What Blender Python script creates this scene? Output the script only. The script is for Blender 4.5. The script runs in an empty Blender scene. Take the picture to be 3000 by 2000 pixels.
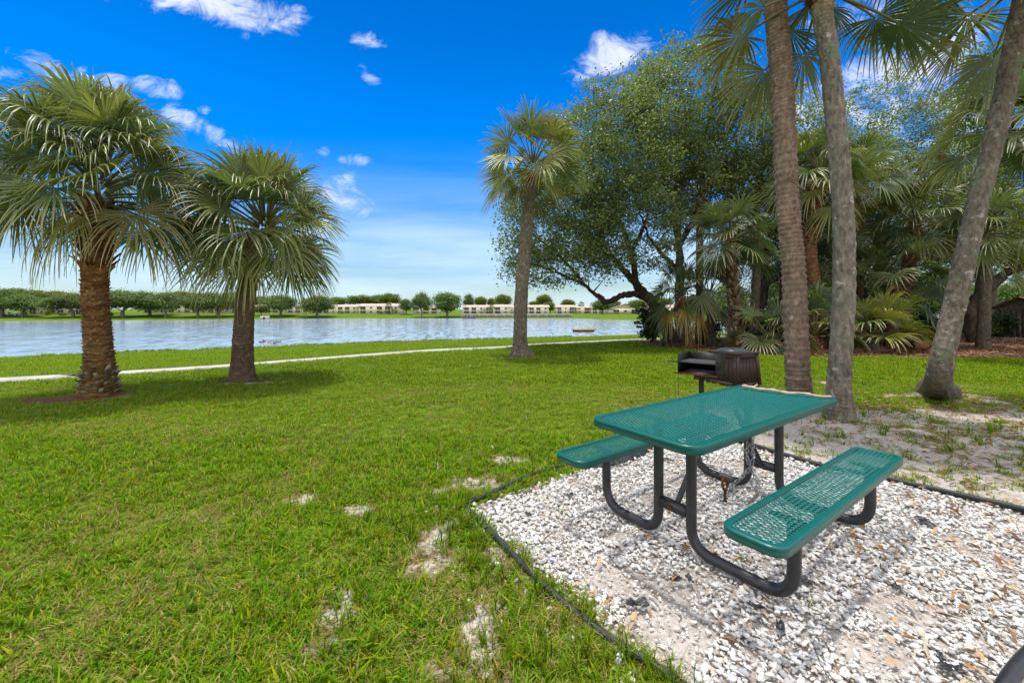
import bpy, math, random
import numpy as np
from mathutils import Vector
R_ = math.radians
rng = np.random.default_rng(7)
random.seed(7)
SC = bpy.context.scene
COL = SC.collection
# ------------------------------------------------------------------ camera
F, H, HY = 1188.0, 1.394, 906.0          # focal length (px of 3000), eye height, horizon row
cam_d = bpy.data.cameras.new("camera")
cam_d.sensor_width = 36.0
cam_d.lens = 36.0 * F / 3000.0
cam_d.shift_y = -(1000.0 - HY) / 3000.0
cam_d.clip_start = 0.05
cam_d.clip_end = 9000
cam = bpy.data.objects.new("camera", cam_d)
COL.objects.link(cam)
cam.location = (0, 0, H)
cam.rotation_euler = (R_(90), 0, 0)
SC.camera = cam
# ------------------------------------------------------------------ light
SUN_EL, SUN_AZ = R_(82), R_(-35)         # azimuth clockwise from +Y
wd = bpy.data.worlds.new("World")
SC.world = wd
wd.use_nodes = True
def build_world():
    nt = wd.node_tree
    nt.nodes.clear()
    N = nt.nodes.new
    L = nt.links.new
    def math_(op, a, b=None, c=None, clamp=False):
        n = N("ShaderNodeMath"); n.operation = op; n.use_clamp = clamp
        for i, v in enumerate((a, b, c)):
            if v is None: continue
            if isinstance(v, (int, float)): n.inputs[i].default_value = v
            else: L(v, n.inputs[i])
        return n.outputs[0]
    out = N("ShaderNodeOutputWorld"); bg = N("ShaderNodeBackground")
    sky = N("ShaderNodeTexSky"); sky.sky_type = 'NISHITA'; sky.sun_disc = False
    sky.sun_elevation = SUN_EL; sky.sun_rotation = SUN_AZ
    sky.air_density = 1.0; sky.dust_density = 0.3; sky.ozone_density = 3.0
    tc = N("ShaderNodeTexCoord")
    sep = N("ShaderNodeSeparateXYZ"); L(tc.outputs["Generated"], sep.inputs[0])
    yy = math_('MAXIMUM', sep.outputs[1], 0.05)
    gx = math_('DIVIDE', sep.outputs[0], yy); gz_ = math_('DIVIDE', sep.outputs[2], yy)
    front = math_('SMOOTH_MIN', math_('MULTIPLY', math_('SUBTRACT', sep.outputs[1], 0.1), 6.0), 1.0, 0.1)
    front = math_('MAXIMUM', front, 0.0)
    comb = N("ShaderNodeCombineXYZ"); L(gx, comb.inputs[0]); L(gz_, comb.inputs[1])
    def noise(scale, detail, rough, stretch=None, off=0.0, dist=0.0):
        mp = N("ShaderNodeMapping"); L(comb.outputs[0], mp.inputs[0])
        mp.inputs["Location"].default_value = (off, off * 1.7, 0)
        if stretch: mp.inputs["Scale"].default_value = stretch
        n = N("ShaderNodeTexNoise"); n.inputs["Scale"].default_value = scale
        n.inputs["Detail"].default_value = detail; n.inputs["Roughness"].default_value = rough
        n.inputs["Distortion"].default_value = dist
        L(mp.outputs[0], n.inputs["Vector"])
        return n.outputs[0]
    nz = noise(11.0, 8, 0.66, (1, 1.5, 1), 3.1, 0.5)
    # cloud centres in direction space: (cx, cz, rx, rz, angle deg, weight)
    def P(x, y, rx, ry, ang, w=1.0):
        return ((x - 1500) / F, (HY - y) / F, rx / F, ry / F, ang, w)
    clouds = [P(640, 15, 260, 60, -14, 1.0), P(800, 62, 70, 34, -12, .8), P(520, -30, 240, 60, -5, .9),
              P(720, 105, 30, 18, 0, .6), P(1085, 118, 58, 30, 0, .8), P(1080, 220, 46, 22, -40, .72),
              P(460, 262, 80, 36, -8, 1.0), P(520, 330, 90, 34, -35, .72), P(640, 405, 110, 30, -32, .8), P(600, 320, 26, 14, 0, .6),
              P(945, 440, 24, 18, 0, .5), P(1040, 468, 52, 18, 0, .55), P(1025, 570, 80, 55, -20, .85),
              P(180, 220, 150, 40, -20, .75), P(330, 250, 90, 36, -20, .7), P(30, 215, 90, 30, 0, .6),
              P(1790, 180, 130, 80, 25, .85), P(1850, 130, 70, 40, 30, .7), P(1940, 230, 60, 30, 0, .5),
              P(2580, 210, 230, 70, 20, .95), P(2740, 160, 170, 110, 30, 1.0), P(2500, 330, 300, 90, 0, .8), P(2830, 380, 200, 200, 0, .9),
              P(2450, 60, 200, 60, 20, .6), P(2700, 520, 250, 120, 0, .8), P(2150, 520, 280, 160, 0, .55)]
    best = None
    for cx, cz, rx, rz, a, w in clouds:
        ca, sa = math.cos(R_(a)), math.sin(R_(a))
        dx = math_('SUBTRACT', gx, cx); dz = math_('SUBTRACT', gz_, cz)
        u = math_('MULTIPLY_ADD', dx, ca / rx, math_('MULTIPLY', dz, sa / rx))
        v = math_('MULTIPLY_ADD', dx, -sa / rz, math_('MULTIPLY', dz, ca / rz))
        q = math_('MULTIPLY_ADD', u, u, math_('MULTIPLY', v, v))
        m = math_('MULTIPLY', math_('SUBTRACT', 1.0, math_('MULTIPLY', q, 0.55), None, True), w)
        best = m if best is None else math_('MAXIMUM', best, m)
    dens = math_('MULTIPLY_ADD', math_('SUBTRACT', nz, 0.5), 2.5, math_('MULTIPLY', best, 0.95))
    mr = N("ShaderNodeMapRange"); mr.interpolation_type = 'SMOOTHSTEP'
    L(dens, mr.inputs[0]); mr.inputs[1].default_value = 0.32; mr.inputs[2].default_value = 1.2
    cl = math_('MULTIPLY', math_('MULTIPLY', mr.outputs[0], 0.92), math_('GREATER_THAN', best, 0.01))
    # thin streaky veil towards the horizon
    st = noise(2.2, 5, 0.55, (0.7, 5.0, 1), 7.7, 0.2)
    mr2 = N("ShaderNodeMapRange"); mr2.interpolation_type = 'SMOOTHSTEP'
    L(gz_, mr2.inputs[0]); mr2.inputs[1].default_value = 0.44; mr2.inputs[2].default_value = 0.0
    veil = math_('MULTIPLY', mr2.outputs[0], math_('MULTIPLY_ADD', st, 2.4, -0.5), None, True)
    cl = math_('MULTIPLY', cl, front, None, True); al = math_('MULTIPLY', veil, front, None, True)
    # the sky's own colour, a little deeper and more saturated than the model's
    hs = N("ShaderNodeHueSaturation"); hs.inputs["Saturation"].default_value = 1.8; hs.inputs["Value"].default_value = 1.2
    hs.inputs["Hue"].default_value = 0.512
    dm = N("ShaderNodeMapRange"); dm.interpolation_type = 'SMOOTHSTEP'
    L(sep.outputs[2], dm.inputs[0]); dm.inputs[1].default_value = -0.02; dm.inputs[2].default_value = 0.5; dm.inputs[3].default_value = 0.36; dm.inputs[4].default_value = 1.0
    dt = N("ShaderNodeMapRange"); dt.interpolation_type = 'SMOOTHSTEP'; L(sep.outputs[2], dt.inputs[0])
    dt.inputs[1].default_value = 0.2; dt.inputs[2].default_value = 0.62; dt.inputs[3].default_value = 1.0; dt.inputs[4].default_value = 0.62
    vm = N("ShaderNodeVectorMath"); vm.operation = 'SCALE'; L(sky.outputs[0], vm.inputs[0]); L(math_('MULTIPLY', dm.outputs[0], dt.outputs[0]), vm.inputs[3])
    L(vm.outputs[0], hs.inputs["Color"])
    mx = N("ShaderNodeMix"); mx.data_type = 'RGBA'
    L(al, mx.inputs[0]); L(hs.outputs[0], mx.inputs[6]); mx.inputs[7].default_value = (3.3, 4.35, 5.2, 1)
    mx0 = mx; mx = N("ShaderNodeMix"); mx.data_type = 'RGBA'
    L(cl, mx.inputs[0]); L(mx0.outputs[2], mx.inputs[6]); mx.inputs[7].default_value = (4.1, 4.4, 4.8, 1)
    # unseen broken bright cloud, added overhead and behind the viewer as neutral fill light
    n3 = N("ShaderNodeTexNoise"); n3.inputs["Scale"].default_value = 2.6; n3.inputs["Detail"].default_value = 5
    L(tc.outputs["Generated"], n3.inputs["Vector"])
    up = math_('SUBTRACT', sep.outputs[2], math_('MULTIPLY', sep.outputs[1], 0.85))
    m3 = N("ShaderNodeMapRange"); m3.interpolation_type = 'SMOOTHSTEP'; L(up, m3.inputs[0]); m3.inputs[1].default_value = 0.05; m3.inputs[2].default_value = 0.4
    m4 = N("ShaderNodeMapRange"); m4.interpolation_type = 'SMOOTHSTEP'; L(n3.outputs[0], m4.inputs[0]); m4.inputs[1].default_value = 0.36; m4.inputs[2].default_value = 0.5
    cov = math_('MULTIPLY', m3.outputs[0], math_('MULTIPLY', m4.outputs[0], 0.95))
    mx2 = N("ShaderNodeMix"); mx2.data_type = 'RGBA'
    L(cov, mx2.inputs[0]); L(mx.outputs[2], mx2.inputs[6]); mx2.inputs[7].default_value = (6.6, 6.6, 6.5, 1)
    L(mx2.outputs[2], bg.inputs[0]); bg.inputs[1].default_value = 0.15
    L(bg.outputs[0], out.inputs[0])
build_world()
sun_d = bpy.data.lights.new("sun", 'SUN')
sun_d.energy = 2.5; sun_d.angle = R_(2.5); sun_d.color = (1.0, 0.955, 0.88)
sun = bpy.data.objects.new("sun", sun_d); COL.objects.link(sun)
_sd = Vector((math.cos(SUN_EL) * math.sin(SUN_AZ), math.cos(SUN_EL) * math.cos(SUN_AZ), math.sin(SUN_EL)))
sun.rotation_euler = _sd.to_track_quat('Z', 'Y').to_euler()
SC.view_settings.view_transform = 'Standard'
SC.view_settings.look = 'None'
SC.view_settings.exposure = 0.6
SC.view_settings.gamma = 1.0
SC.view_settings.use_curve_mapping = False
SC.cycles.max_bounces = 8
SC.cycles.transparent_max_bounces = 8
SC.cycles.sample_clamp_indirect = 6

# ------------------------------------------------------------------ helpers
def G(px, py, z=0.0):                     # photo pixel on a level surface of height z -> world x, y
    d = (H - z) * F / (py - HY)
    return ((px - 1500) / F * d, d)
def D(px, py, d):                         # photo pixel at depth d -> world point
    return np.array([(px - 1500) / F * d, d, H + (HY - py) / F * d])
def tag(o, label=None, cat=None, group=None, kind=None):
    if label: o["label"] = label
    if cat: o["category"] = cat
    if group: o["group"] = group
    if kind: o["kind"] = kind
    return o
def empty(name, loc=(0, 0, 0), rz=0.0, label=None, cat=None, group=None):
    o = bpy.data.objects.new(name, None); COL.objects.link(o)
    o.empty_display_size = 0.1
    o.location = loc; o.rotation_euler = (0, 0, rz)
    return tag(o, label, cat, group)
def copy_tree(o, parent=None):
    c = o.copy(); COL.objects.link(c); c.parent = parent
    for ch in list(o.children): copy_tree(ch, c)
    return c
class MB:
    """collects vertices / faces / vertex colours and links them as one mesh object"""
    def __init__(s): s.V = []; s.F = []; s.C = []; s.n = 0
    def add(s, V, Fc, C=None):
        V = np.asarray(V, float).reshape(-1, 3)
        Fc = np.asarray(Fc, int)
        s.V.append(V); s.F.append(Fc + s.n); s.n += len(V)
        if C is None: C = np.full((len(V), 3), 0.5)
        C = np.asarray(C, float)
        if C.ndim == 1: C = np.tile(C, (len(V), 1))
        s.C.append(C)
    def mesh(s, name, mat, smooth=False):
        V = np.concatenate(s.V); C = np.concatenate(s.C)
        loops, starts, tot = [], [], 0
        for f in s.F:
            if len(f) == 0: continue
            k = f.shape[1]
            loops.append(f.reshape(-1)); starts.append(np.arange(len(f)) * k + tot); tot += f.size
        loops = np.concatenate(loops); starts = np.concatenate(starts)
        me = bpy.data.meshes.new(name)
        me.vertices.add(len(V)); me.vertices.foreach_set("co", V.astype(np.float32).reshape(-1))
        me.loops.add(len(loops)); me.loops.foreach_set("vertex_index", loops.astype(np.int32))
        me.polygons.add(len(starts)); me.polygons.foreach_set("loop_start", starts.astype(np.int32))
        if smooth: me.polygons.foreach_set("use_smooth", np.ones(len(starts), bool))
        a = me.attributes.new("col", 'FLOAT_COLOR', 'POINT')
        a.data.foreach_set("color", np.concatenate([C, np.ones((len(C), 1))], 1).astype(np.float32).reshape(-1))
        me.update(calc_edges=True); me.validate()
        if mat: me.materials.append(mat)
        return me
    def build(s, name, mat, parent=None, smooth=False, loc=None):
        o = bpy.data.objects.new(name, s.mesh(name, mat, smooth)); COL.objects.link(o)
        if parent: o.parent = parent
        if loc is not None: o.location = loc
        return o
    # primitives
    def box(s, c, d, rz=0.0, C=None, taper=1.0):
        x, y, z = np.array(d) / 2
        v = np.array([[-x, -y, -z], [x, -y, -z], [x, y, -z], [-x, y, -z], [-x * taper, -y * taper, z], [x * taper, -y * taper, z], [x * taper, y * taper, z], [-x * taper, y * taper, z]])
        ca, sa = math.cos(rz), math.sin(rz)
        v = v @ np.array([[ca, sa, 0], [-sa, ca, 0], [0, 0, 1]]) + np.array(c)
        s.add(v, [[0, 3, 2, 1], [4, 5, 6, 7], [0, 1, 5, 4], [1, 2, 6, 5], [2, 3, 7, 6], [3, 0, 4, 7]], C)
    def tube(s, P, r, n=10, C=None, cap=True, disp=None):
        P = np.asarray(P, float); K = len(P)
        r = np.full(K, r) if np.isscalar(r) else np.asarray(r, float)
        T = np.gradient(P, axis=0); T /= np.linalg.norm(T, axis=1)[:, None] + 1e-9
        ref = np.array([0, 0, 1.0]) if abs(T[0][2]) < 0.9 else np.array([0, 1.0, 0])
        a = np.cross(T[0], ref); a /= np.linalg.norm(a)
        A = [a]
        for i in range(1, K):
            a = a - T[i] * np.dot(a, T[i]); a /= np.linalg.norm(a) + 1e-9; A.append(a)
        A = np.array(A); B = np.cross(T, A)
        th = np.arange(n) * 2 * np.pi / n
        rr = r[:, None] * np.ones(n)[None]
        if disp is not None: rr = disp(rr, th)
        V = P[:, None] + rr[..., None] * (np.cos(th)[None, :, None] * A[:, None] + np.sin(th)[None, :, None] * B[:, None])
        i = np.arange(K - 1)[:, None] * n; j = np.arange(n)[None]; j2 = (j + 1) % n
        Fq = np.stack([i + j, i + j2, i + n + j2, i + n + j], -1).reshape(-1, 4)
        s.add(V.reshape(-1, 3), Fq, C if C is None or np.ndim(C) == 1 else np.repeat(C, n, 0))
        if cap:
            for k, sgn in ((0, -1), (K - 1, 1)):
                ring = V[k]; idx = np.arange(n); cv = np.vstack([ring, P[k]])
                tri = np.stack([idx, (idx + 1) % n, np.full(n, n)], 1)
                if sgn < 0: tri = tri[:, ::-1]
                s.add(cv, tri, C if C is None or np.ndim(C) == 1 else C[k])
    def prism(s, pts, z0, z1, C=None):                # vertical prism over a convex outline
        n = len(pts); p = np.asarray(pts, float)
        v = np.vstack([np.c_[p, np.full(n, z0)], np.c_[p, np.full(n, z1)]])
        i = np.arange(n); j = (i + 1) % n
        s.add(v, np.stack([i, j, j + n, i + n], 1), C)
        s.add(v, [list(range(n, 2 * n))], C); s.add(v, [list(range(n))[::-1]], C)
def smoothpath(P, n):                                 # Catmull-Rom
    P = np.asarray(P, float)
    if len(P) < 3:
        t = np.linspace(0, 1, n)[:, None]; return P[0] * (1 - t) + P[-1] * t
    Q = np.vstack([2 * P[0] - P[1], P, 2 * P[-1] - P[-2]])
    t = np.linspace(0, len(P) - 1 - 1e-6, n); k = t.astype(int); f = (t - k)[:, None]
    a, b, c, d = Q[k], Q[k + 1], Q[k + 2], Q[k + 3]
    return 0.5 * ((2 * b) + (c - a) * f + (2 * a - 5 * b + 4 * c - d) * f ** 2 + (3 * b - a - 3 * c + d) * f ** 3)
def vnoise(x, y, seed=0):
    x = np.asarray(x, float); y = np.asarray(y, float)
    xi = np.floor(x).astype(np.int64); yi = np.floor(y).astype(np.int64); fx = x - xi; fy = y - yi
    fx = fx * fx * (3 - 2 * fx); fy = fy * fy * (3 - 2 * fy)
    def h(a, b):
        n = (a * 374761393 + b * 668265263 + seed * 982451653) & 0x7fffffff
        n = ((n ^ (n >> 13)) * 1274126177) & 0x7fffffff
        return ((n ^ (n >> 16)) & 0xffff) / 65535.0
    return (h(xi, yi) * (1 - fx) + h(xi + 1, yi) * fx) * (1 - fy) + (h(xi, yi + 1) * (1 - fx) + h(xi + 1, yi + 1) * fx) * fy
def fbm(x, y, seed=0, o=4):
    v = 0; a = .5; t = 0
    for k in range(o):
        v = v + a * vnoise(x * 2 ** k, y * 2 ** k, seed + k); t += a; a *= .55
    return v / t
def sstep(a, b, x):
    t = np.clip((x - a) / (b - a), 0, 1); return t * t * (3 - 2 * t)

# ------------------------------------------------------------------ materials
def mat_new(name):
    m = bpy.data.materials.new(name); m.use_nodes = True
    nt = m.node_tree; b = nt.nodes["Principled BSDF"]
    return m, nt, b
def nnoise(nt, scale, detail=4, rough=.55, stretch=None, coord="Object", dist=0.0):
    tc = nt.nodes.new("ShaderNodeTexCoord"); mp = nt.nodes.new("ShaderNodeMapping")
    nt.links.new(tc.outputs[coord], mp.inputs[0])
    if stretch: mp.inputs["Scale"].default_value = stretch
    n = nt.nodes.new("ShaderNodeTexNoise"); n.inputs["Scale"].default_value = scale
    n.inputs["Detail"].default_value = detail; n.inputs["Roughness"].default_value = rough; n.inputs["Distortion"].default_value = dist
    nt.links.new(mp.outputs[0], n.inputs["Vector"])
    return n.outputs[0]
def ramp(nt, fac, stops):
    r = nt.nodes.new("ShaderNodeValToRGB"); nt.links.new(fac, r.inputs[0])
    e = r.color_ramp.elements
    while len(e) < len(stops): e.new(0.5)
    for k, (p, c) in enumerate(stops): e[k].position = p; e[k].color = (*c, 1)
    return r.outputs[0]
def mixc(nt, fac, a, b, mode='MIX'):
    m = nt.nodes.new("ShaderNodeMix"); m.data_type = 'RGBA'; m.blend_type = mode
    for s, v in ((0, fac), (6, a), (7, b)):
        if isinstance(v, (int, float)): m.inputs[s].default_value = v
        elif isinstance(v, tuple): m.inputs[s].default_value = (*v, 1)
        else: nt.links.new(v, m.inputs[s])
    return m.outputs[2]
def bump(nt, b, h, strength=.4, dist=.02):
    n = nt.nodes.new("ShaderNodeBump"); n.inputs["Strength"].default_value = strength; n.inputs["Distance"].default_value = dist
    nt.links.new(h, n.inputs["Height"]); nt.links.new(n.outputs[0], b.inputs["Normal"])
    return n
def attr(nt, name="col"):
    a = nt.nodes.new("ShaderNodeAttribute"); a.attribute_name = name; return a
def mat_plain(name, c, rough=.6, spec=.4, metal=0.0, var=.12, nscale=8.0, bumpk=0.0):
    m, nt, b = mat_new(name)
    n = nnoise(nt, nscale, 5)
    lo = tuple(max(0, x * (1 - var)) for x in c); hi = tuple(min(1, x * (1 + var)) for x in c)
    nt.links.new(ramp(nt, n, [(.3, lo), (.7, hi)]), b.inputs["Base Color"])
    b.inputs["Roughness"].default_value = rough; b.inputs["Specular IOR Level"].default_value = spec; b.inputs["Metallic"].default_value = metal
    if bumpk: bump(nt, b, n, bumpk, .01)
    return m
def mat_leaf(name, rough=.45, spec=.35, trans=.35, tcol=(1.15, 1.25, .55)):
    m, nt, b = mat_new(name)
    a = attr(nt)
    nt.links.new(a.outputs["Color"], b.inputs["Base Color"])
    b.inputs["Roughness"].default_value = rough; b.inputs["Specular IOR Level"].default_value = spec
    tr = nt.nodes.new("ShaderNodeBsdfTranslucent")
    nt.links.new(mixc(nt, 1.0, a.outputs["Color"], tcol, 'MULTIPLY'), tr.inputs[0])
    mx = nt.nodes.new("ShaderNodeMixShader"); mx.inputs[0].default_value = trans
    out = nt.nodes["Material Output"]
    nt.links.new(b.outputs[0], mx.inputs[1]); nt.links.new(tr.outputs[0], mx.inputs[2]); nt.links.new(mx.outputs[0], out.inputs[0])
    return m
M = {}
M["palm_leaf"] = mat_leaf("palm_leaf", .36, .6, .28)
M["oak_leaf"] = mat_leaf("oak_leaf", .42, .5, .42)
M["grass"] = mat_leaf("grass_blade", .6, .1, .4, (1.2, 1.25, .5))
M["vcol"] = mat_leaf("dry_matter", .8, .15, .0)
def mat_bark(name, stops, stretch, scale, bk, ring=0.0, lichen=None):
    m, nt, b = mat_new(name)
    n = nnoise(nt, scale, 7, .65, stretch)
    big = nnoise(nt, 2.2, 4, .6)
    c = ramp(nt, n, stops)
    c = mixc(nt, 1.0, c, ramp(nt, big, [(.3, (.72, .72, .72)), (.7, (1.15, 1.12, 1.1))]), 'MULTIPLY')
    if lichen:
        ln = nnoise(nt, 3.4, 6, .7)
        c = mixc(nt, ramp(nt, ln, [(.54, (0, 0, 0)), (.64, (1, 1, 1))]), c, lichen[0])
        ln2 = nnoise(nt, 7.0, 5, .7, (1, 1, 1.3))
        c = mixc(nt, ramp(nt, ln2, [(.6, (0, 0, 0)), (.66, (.8, .8, .8))]), c, lichen[1])
    a = attr(nt)
    c = mixc(nt, 1.0, c, mixc(nt, 1.0, a.outputs["Color"], (2, 2, 2), 'MULTIPLY'), 'MULTIPLY')
    nt.links.new(c, b.inputs["Base Color"])
    b.inputs["Roughness"].default_value = .9; b.inputs["Specular IOR Level"].default_value = .15
    bump(nt, b, n, bk, .03)
    return m
M["bark_boot"] = mat_bark("fibrous_palm_bark", [(.28, (.04, .022, .012)), (.5, (.2, .1, .05)), (.72, (.4, .23, .12))], (3.5, 3.5, 16), 1.5, .9)
M["bark_brown"] = mat_bark("ringed_palm_bark", [(.25, (.09, .06, .042)), (.5, (.25, .175, .13)), (.75, (.42, .32, .25))], (9, 9, 5), 2.2, .8, lichen=((.2, .16, .12), (.42, .4, .37)))
M["bark_grey"] = mat_bark("grey_palm_bark", [(.25, (.07, .06, .05)), (.5, (.21, .18, .15)), (.75, (.38, .34, .29))], (10, 10, 4), 2.2, .8, lichen=((.17, .2, .13), (.5, .5, .47)))
M["bark_oak"] = mat_bark("oak_bark", [(.25, (.02, .016, .012)), (.5, (.08, .06, .045)), (.75, (.17, .14, .11))], (6, 6, 2), 2.0, .9)
M["boot"] = mat_leaf("palm_boot", .9, .1, .0)
M["green_paint"] = mat_plain("green_plastic_coating", (.001, .1, .088), .3, .5, 0, .08, 30)
M["mesh_paint"] = mat_plain("green_mesh_coating", (.001, .135, .125), .32, .5, 0, .08, 30)
def mat_blackmetal():
    m, nt, b = mat_new("black_powder_coat")
    n = nnoise(nt, 14, 6, .7)
    nt.links.new(ramp(nt, n, [(.35, (.012, .012, .014)), (.62, (.028, .028, .032)), (.78, (.11, .1, .1))]), b.inputs["Base Color"])
    b.inputs["Roughness"].default_value = .38; b.inputs["Specular IOR Level"].default_value = .6
    return m
M["black_metal"] = mat_blackmetal()
M["grey_plastic"] = mat_plain("dark_grey_edging_plastic", (.03, .03, .036), .55, .4, 0, .4, 9, .2)
M["chain"] = mat_plain("galvanised_chain", (.3, .3, .3), .4, .5, .7, .3, 40)
M["rust"] = mat_plain("rusty_steel", (.13, .05, .022), .85, .3, .2, .5, 25, .3)
M["grill"] = mat_plain("sooty_grill_steel", (.009, .0085, .0085), .5, .5, .3, .4, 12, .1)
M["bin"] = mat_plain("brown_recycled_plastic", (.06, .033, .027), .65, .3, 0, .35, 40, .3)
M["bin_dark"] = mat_plain("black_groove", (.012, .008, .007), .8, .2)
M["lid"] = mat_plain("grey_blue_lid_plastic", (.045, .055, .07), .3, .5, 0, .1, 10)
M["dead_wood"] = mat_plain("bleached_stick", (.5, .38, .25), .85, .2, 0, .35, 22, .4)
M["scrap"] = mat_plain("weed_fabric", (.02, .021, .025), .45, .5, 0, .5, 30, .3)
M["blue_plastic"] = mat_plain("blue_plastic", (.01, .08, .5), .4, .5)
M["wall"] = mat_plain("cream_stucco", (.72, .67, .56), .9, .1, 0, .05, 1.0)
M["glass"] = mat_plain("dark_window", (.03, .035, .045), .15, .6, 0, .3, 2.0)
M["screen"] = mat_plain("dark_porch_screen", (.035, .035, .04), .8, .2, 0, .4, .6)
M["trim"] = mat_plain("white_trim", (.75, .73, .68), .7, .2)
def mat_roof():
    m, nt, b = mat_new("pink_roof_tile")
    n = nnoise(nt, 1.1, 5, .6, (1, .3, 1)); w = nnoise(nt, 7, 2, .5, (1, .2, 1))
    c = ramp(nt, n, [(.3, (.5, .32, .26)), (.7, (.68, .5, .43))])
    nt.links.new(mixc(nt, .5, c, ramp(nt, w, [(.3, (.7, .7, .7)), (.7, (1.1, 1.1, 1.1))]), 'MULTIPLY'), b.inputs["Base Color"])
    b.inputs["Roughness"].default_value = .9; bump(nt, b, w, .5, .1)
    return m
M["roof"] = mat_roof()
M["hut_tile"] = mat_plain("weathered_barrel_tile", (.26, .17, .12), .9, .1, 0, .5, 5, .3)
M["hut_wood"] = mat_plain("weathered_grey_wood", (.17, .14, .11), .9, .1, 0, .5, 9, .4)
M["raft"] = mat_plain("yellow_planks", (.42, .25, .07), .8, .2, 0, .3, 3)
M["seawall"] = mat_plain("weathered_seawall", (.3, .25, .22), .9, .1, 0, .3, .8)
M["car_silver"] = mat_plain("silver_paint", (.5, .51, .53), .25, .5, .3, .02)
M["car_white"] = mat_plain("white_paint", (.75, .75, .75), .25, .5, 0, .02)
M["rubber"] = mat_plain("rubber", (.02, .02, .02), .8, .2)
M["concrete"] = mat_plain("pale_concrete", (.5, .475, .435), .9, .1, 0, .22, 1.3, .1)
M["duck"] = mat_leaf("duck_plumage", .8, .1, 0)
def mat_stone():
    m, nt, b = mat_new("white_marble_chip")
    oi = nt.nodes.new("ShaderNodeObjectInfo")
    c = ramp(nt, oi.outputs["Random"], [(0, (.36, .36, .38)), (.12, (.5, .49, .48)), (.3, (.7, .69, .66)), (.9, (.82, .81, .79)), (1, (.45, .33, .22))])
    n = nnoise(nt, 40, 4, .6)
    nt.links.new(mixc(nt, 1.0, c, ramp(nt, n, [(.3, (.78, .76, .74)), (.65, (1.05, 1.05, 1.05))]), 'MULTIPLY'), b.inputs["Base Color"])
    b.inputs["Roughness"].default_value = .75; b.inputs["Specular IOR Level"].default_value = .3
    bump(nt, b, n, .3, .003)
    return m
M["stone"] = mat_stone()
def mat_ground():
    m, nt, b = mat_new("ground_soil")
    a = attr(nt)
    sp = nt.nodes.new("ShaderNodeSeparateColor"); nt.links.new(a.outputs["Color"], sp.inputs[0])
    fine = nnoise(nt, 26, 5, .7); mid = nnoise(nt, 2.4, 5, .6); large = nnoise(nt, .16, 4, .6); streak = nnoise(nt, .5, 4, .6, (.25, 1.6, 1))
    g = ramp(nt, fine, [(.3, (.03, .06, .003)), (.5, (.1, .18, .005)), (.72, (.2, .29, .012))])
    g = mixc(nt, 1.0, g, ramp(nt, mid, [(.3, (.8, .82, .8)), (.7, (1.2, 1.12, 1.1))]), 'MULTIPLY')
    g = mixc(nt, 1.0, g, ramp(nt, large, [(.35, (.85, .92, .8)), (.65, (1.2, 1.05, 1.1))]), 'MULTIPLY')
    g = mixc(nt, ramp(nt, streak, [(.5, (0, 0, 0)), (.75, (.45, .45, .45))]), g, (.16, .17, .05))
    s = ramp(nt, fine, [(.28, (.16, .13, .105)), (.45, (.4, .355, .315)), (.7, (.62, .575, .53))])
    s = mixc(nt, .6, s, ramp(nt, mid, [(.3, (.75, .72, .7)), (.7, (1.1, 1.1, 1.1))]), 'MULTIPLY')
    mu = ramp(nt, fine, [(.3, (.03, .013, .008)), (.5, (.13, .055, .03)), (.75, (.32, .17, .1))])
    th = ramp(nt, fine, [(.3, (.05, .035, .016)), (.5, (.17, .125, .06)), (.72, (.34, .26, .14))])
    g = mixc(nt, ramp(nt, sp.outputs[0], [(.12, (0, 0, 0)), (.4, (1, 1, 1))]), g, th)
    c = mixc(nt, ramp(nt, sp.outputs[0], [(.5, (0, 0, 0)), (.85, (1, 1, 1))]), g, s); c = mixc(nt, sp.outputs[1], c, mu)
    nt.links.new(c, b.inputs["Base Color"]); b.inputs["Roughness"].default_value = .95; b.inputs["Specular IOR Level"].default_value = .1
    bump(nt, b, fine, .7, .02)
    return m
M["ground"] = mat_ground()
def mat_water():
    m, nt, b = mat_new("rippled_lake_water")
    b.inputs["Base Color"].default_value = (.3, .37, .45, 1)
    b.inputs["Roughness"].default_value = .12; b.inputs["IOR"].default_value = 1.33; b.inputs["Specular IOR Level"].default_value = .5
    def ripple(scale, stretch, amp):
        tc = nt.nodes.new("ShaderNodeTexCoord"); mp = nt.nodes.new("ShaderNodeMapping"); nt.links.new(tc.outputs["Object"], mp.inputs[0]); mp.inputs["Scale"].default_value = stretch
        n = nt.nodes.new("ShaderNodeTexNoise"); n.inputs["Scale"].default_value = scale; n.inputs["Detail"].default_value = 4; n.inputs["Roughness"].default_value = .65
        nt.links.new(mp.outputs[0], n.inputs["Vector"])
        v = nt.nodes.new("ShaderNodeVectorMath"); v.operation = 'MULTIPLY_ADD'; nt.links.new(n.outputs["Color"], v.inputs[0])
        v.inputs[1].default_value = (amp * .5, amp, 0); v.inputs[2].default_value = (-amp * .25, -amp * .5, 0)
        return v.outputs[0]
    def vadd(a, c):
        v = nt.nodes.new("ShaderNodeVectorMath"); v.operation = 'ADD'; nt.links.new(a, v.inputs[0])
        if isinstance(c, tuple): v.inputs[1].default_value = c
        else: nt.links.new(c, v.inputs[1])
        return v.outputs[0]
    h = vadd(vadd(ripple(1.0, (1.0, .24, 1), .5), ripple(1.0, (.05, .02, 1), .06)), (0, 0, 1))
    nn = nt.nodes.new("ShaderNodeVectorMath"); nn.operation = 'NORMALIZE'; nt.links.new(h, nn.inputs[0]); nt.links.new(nn.outputs[0], b.inputs["Normal"])
    return m
M["water"] = mat_water()

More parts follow.
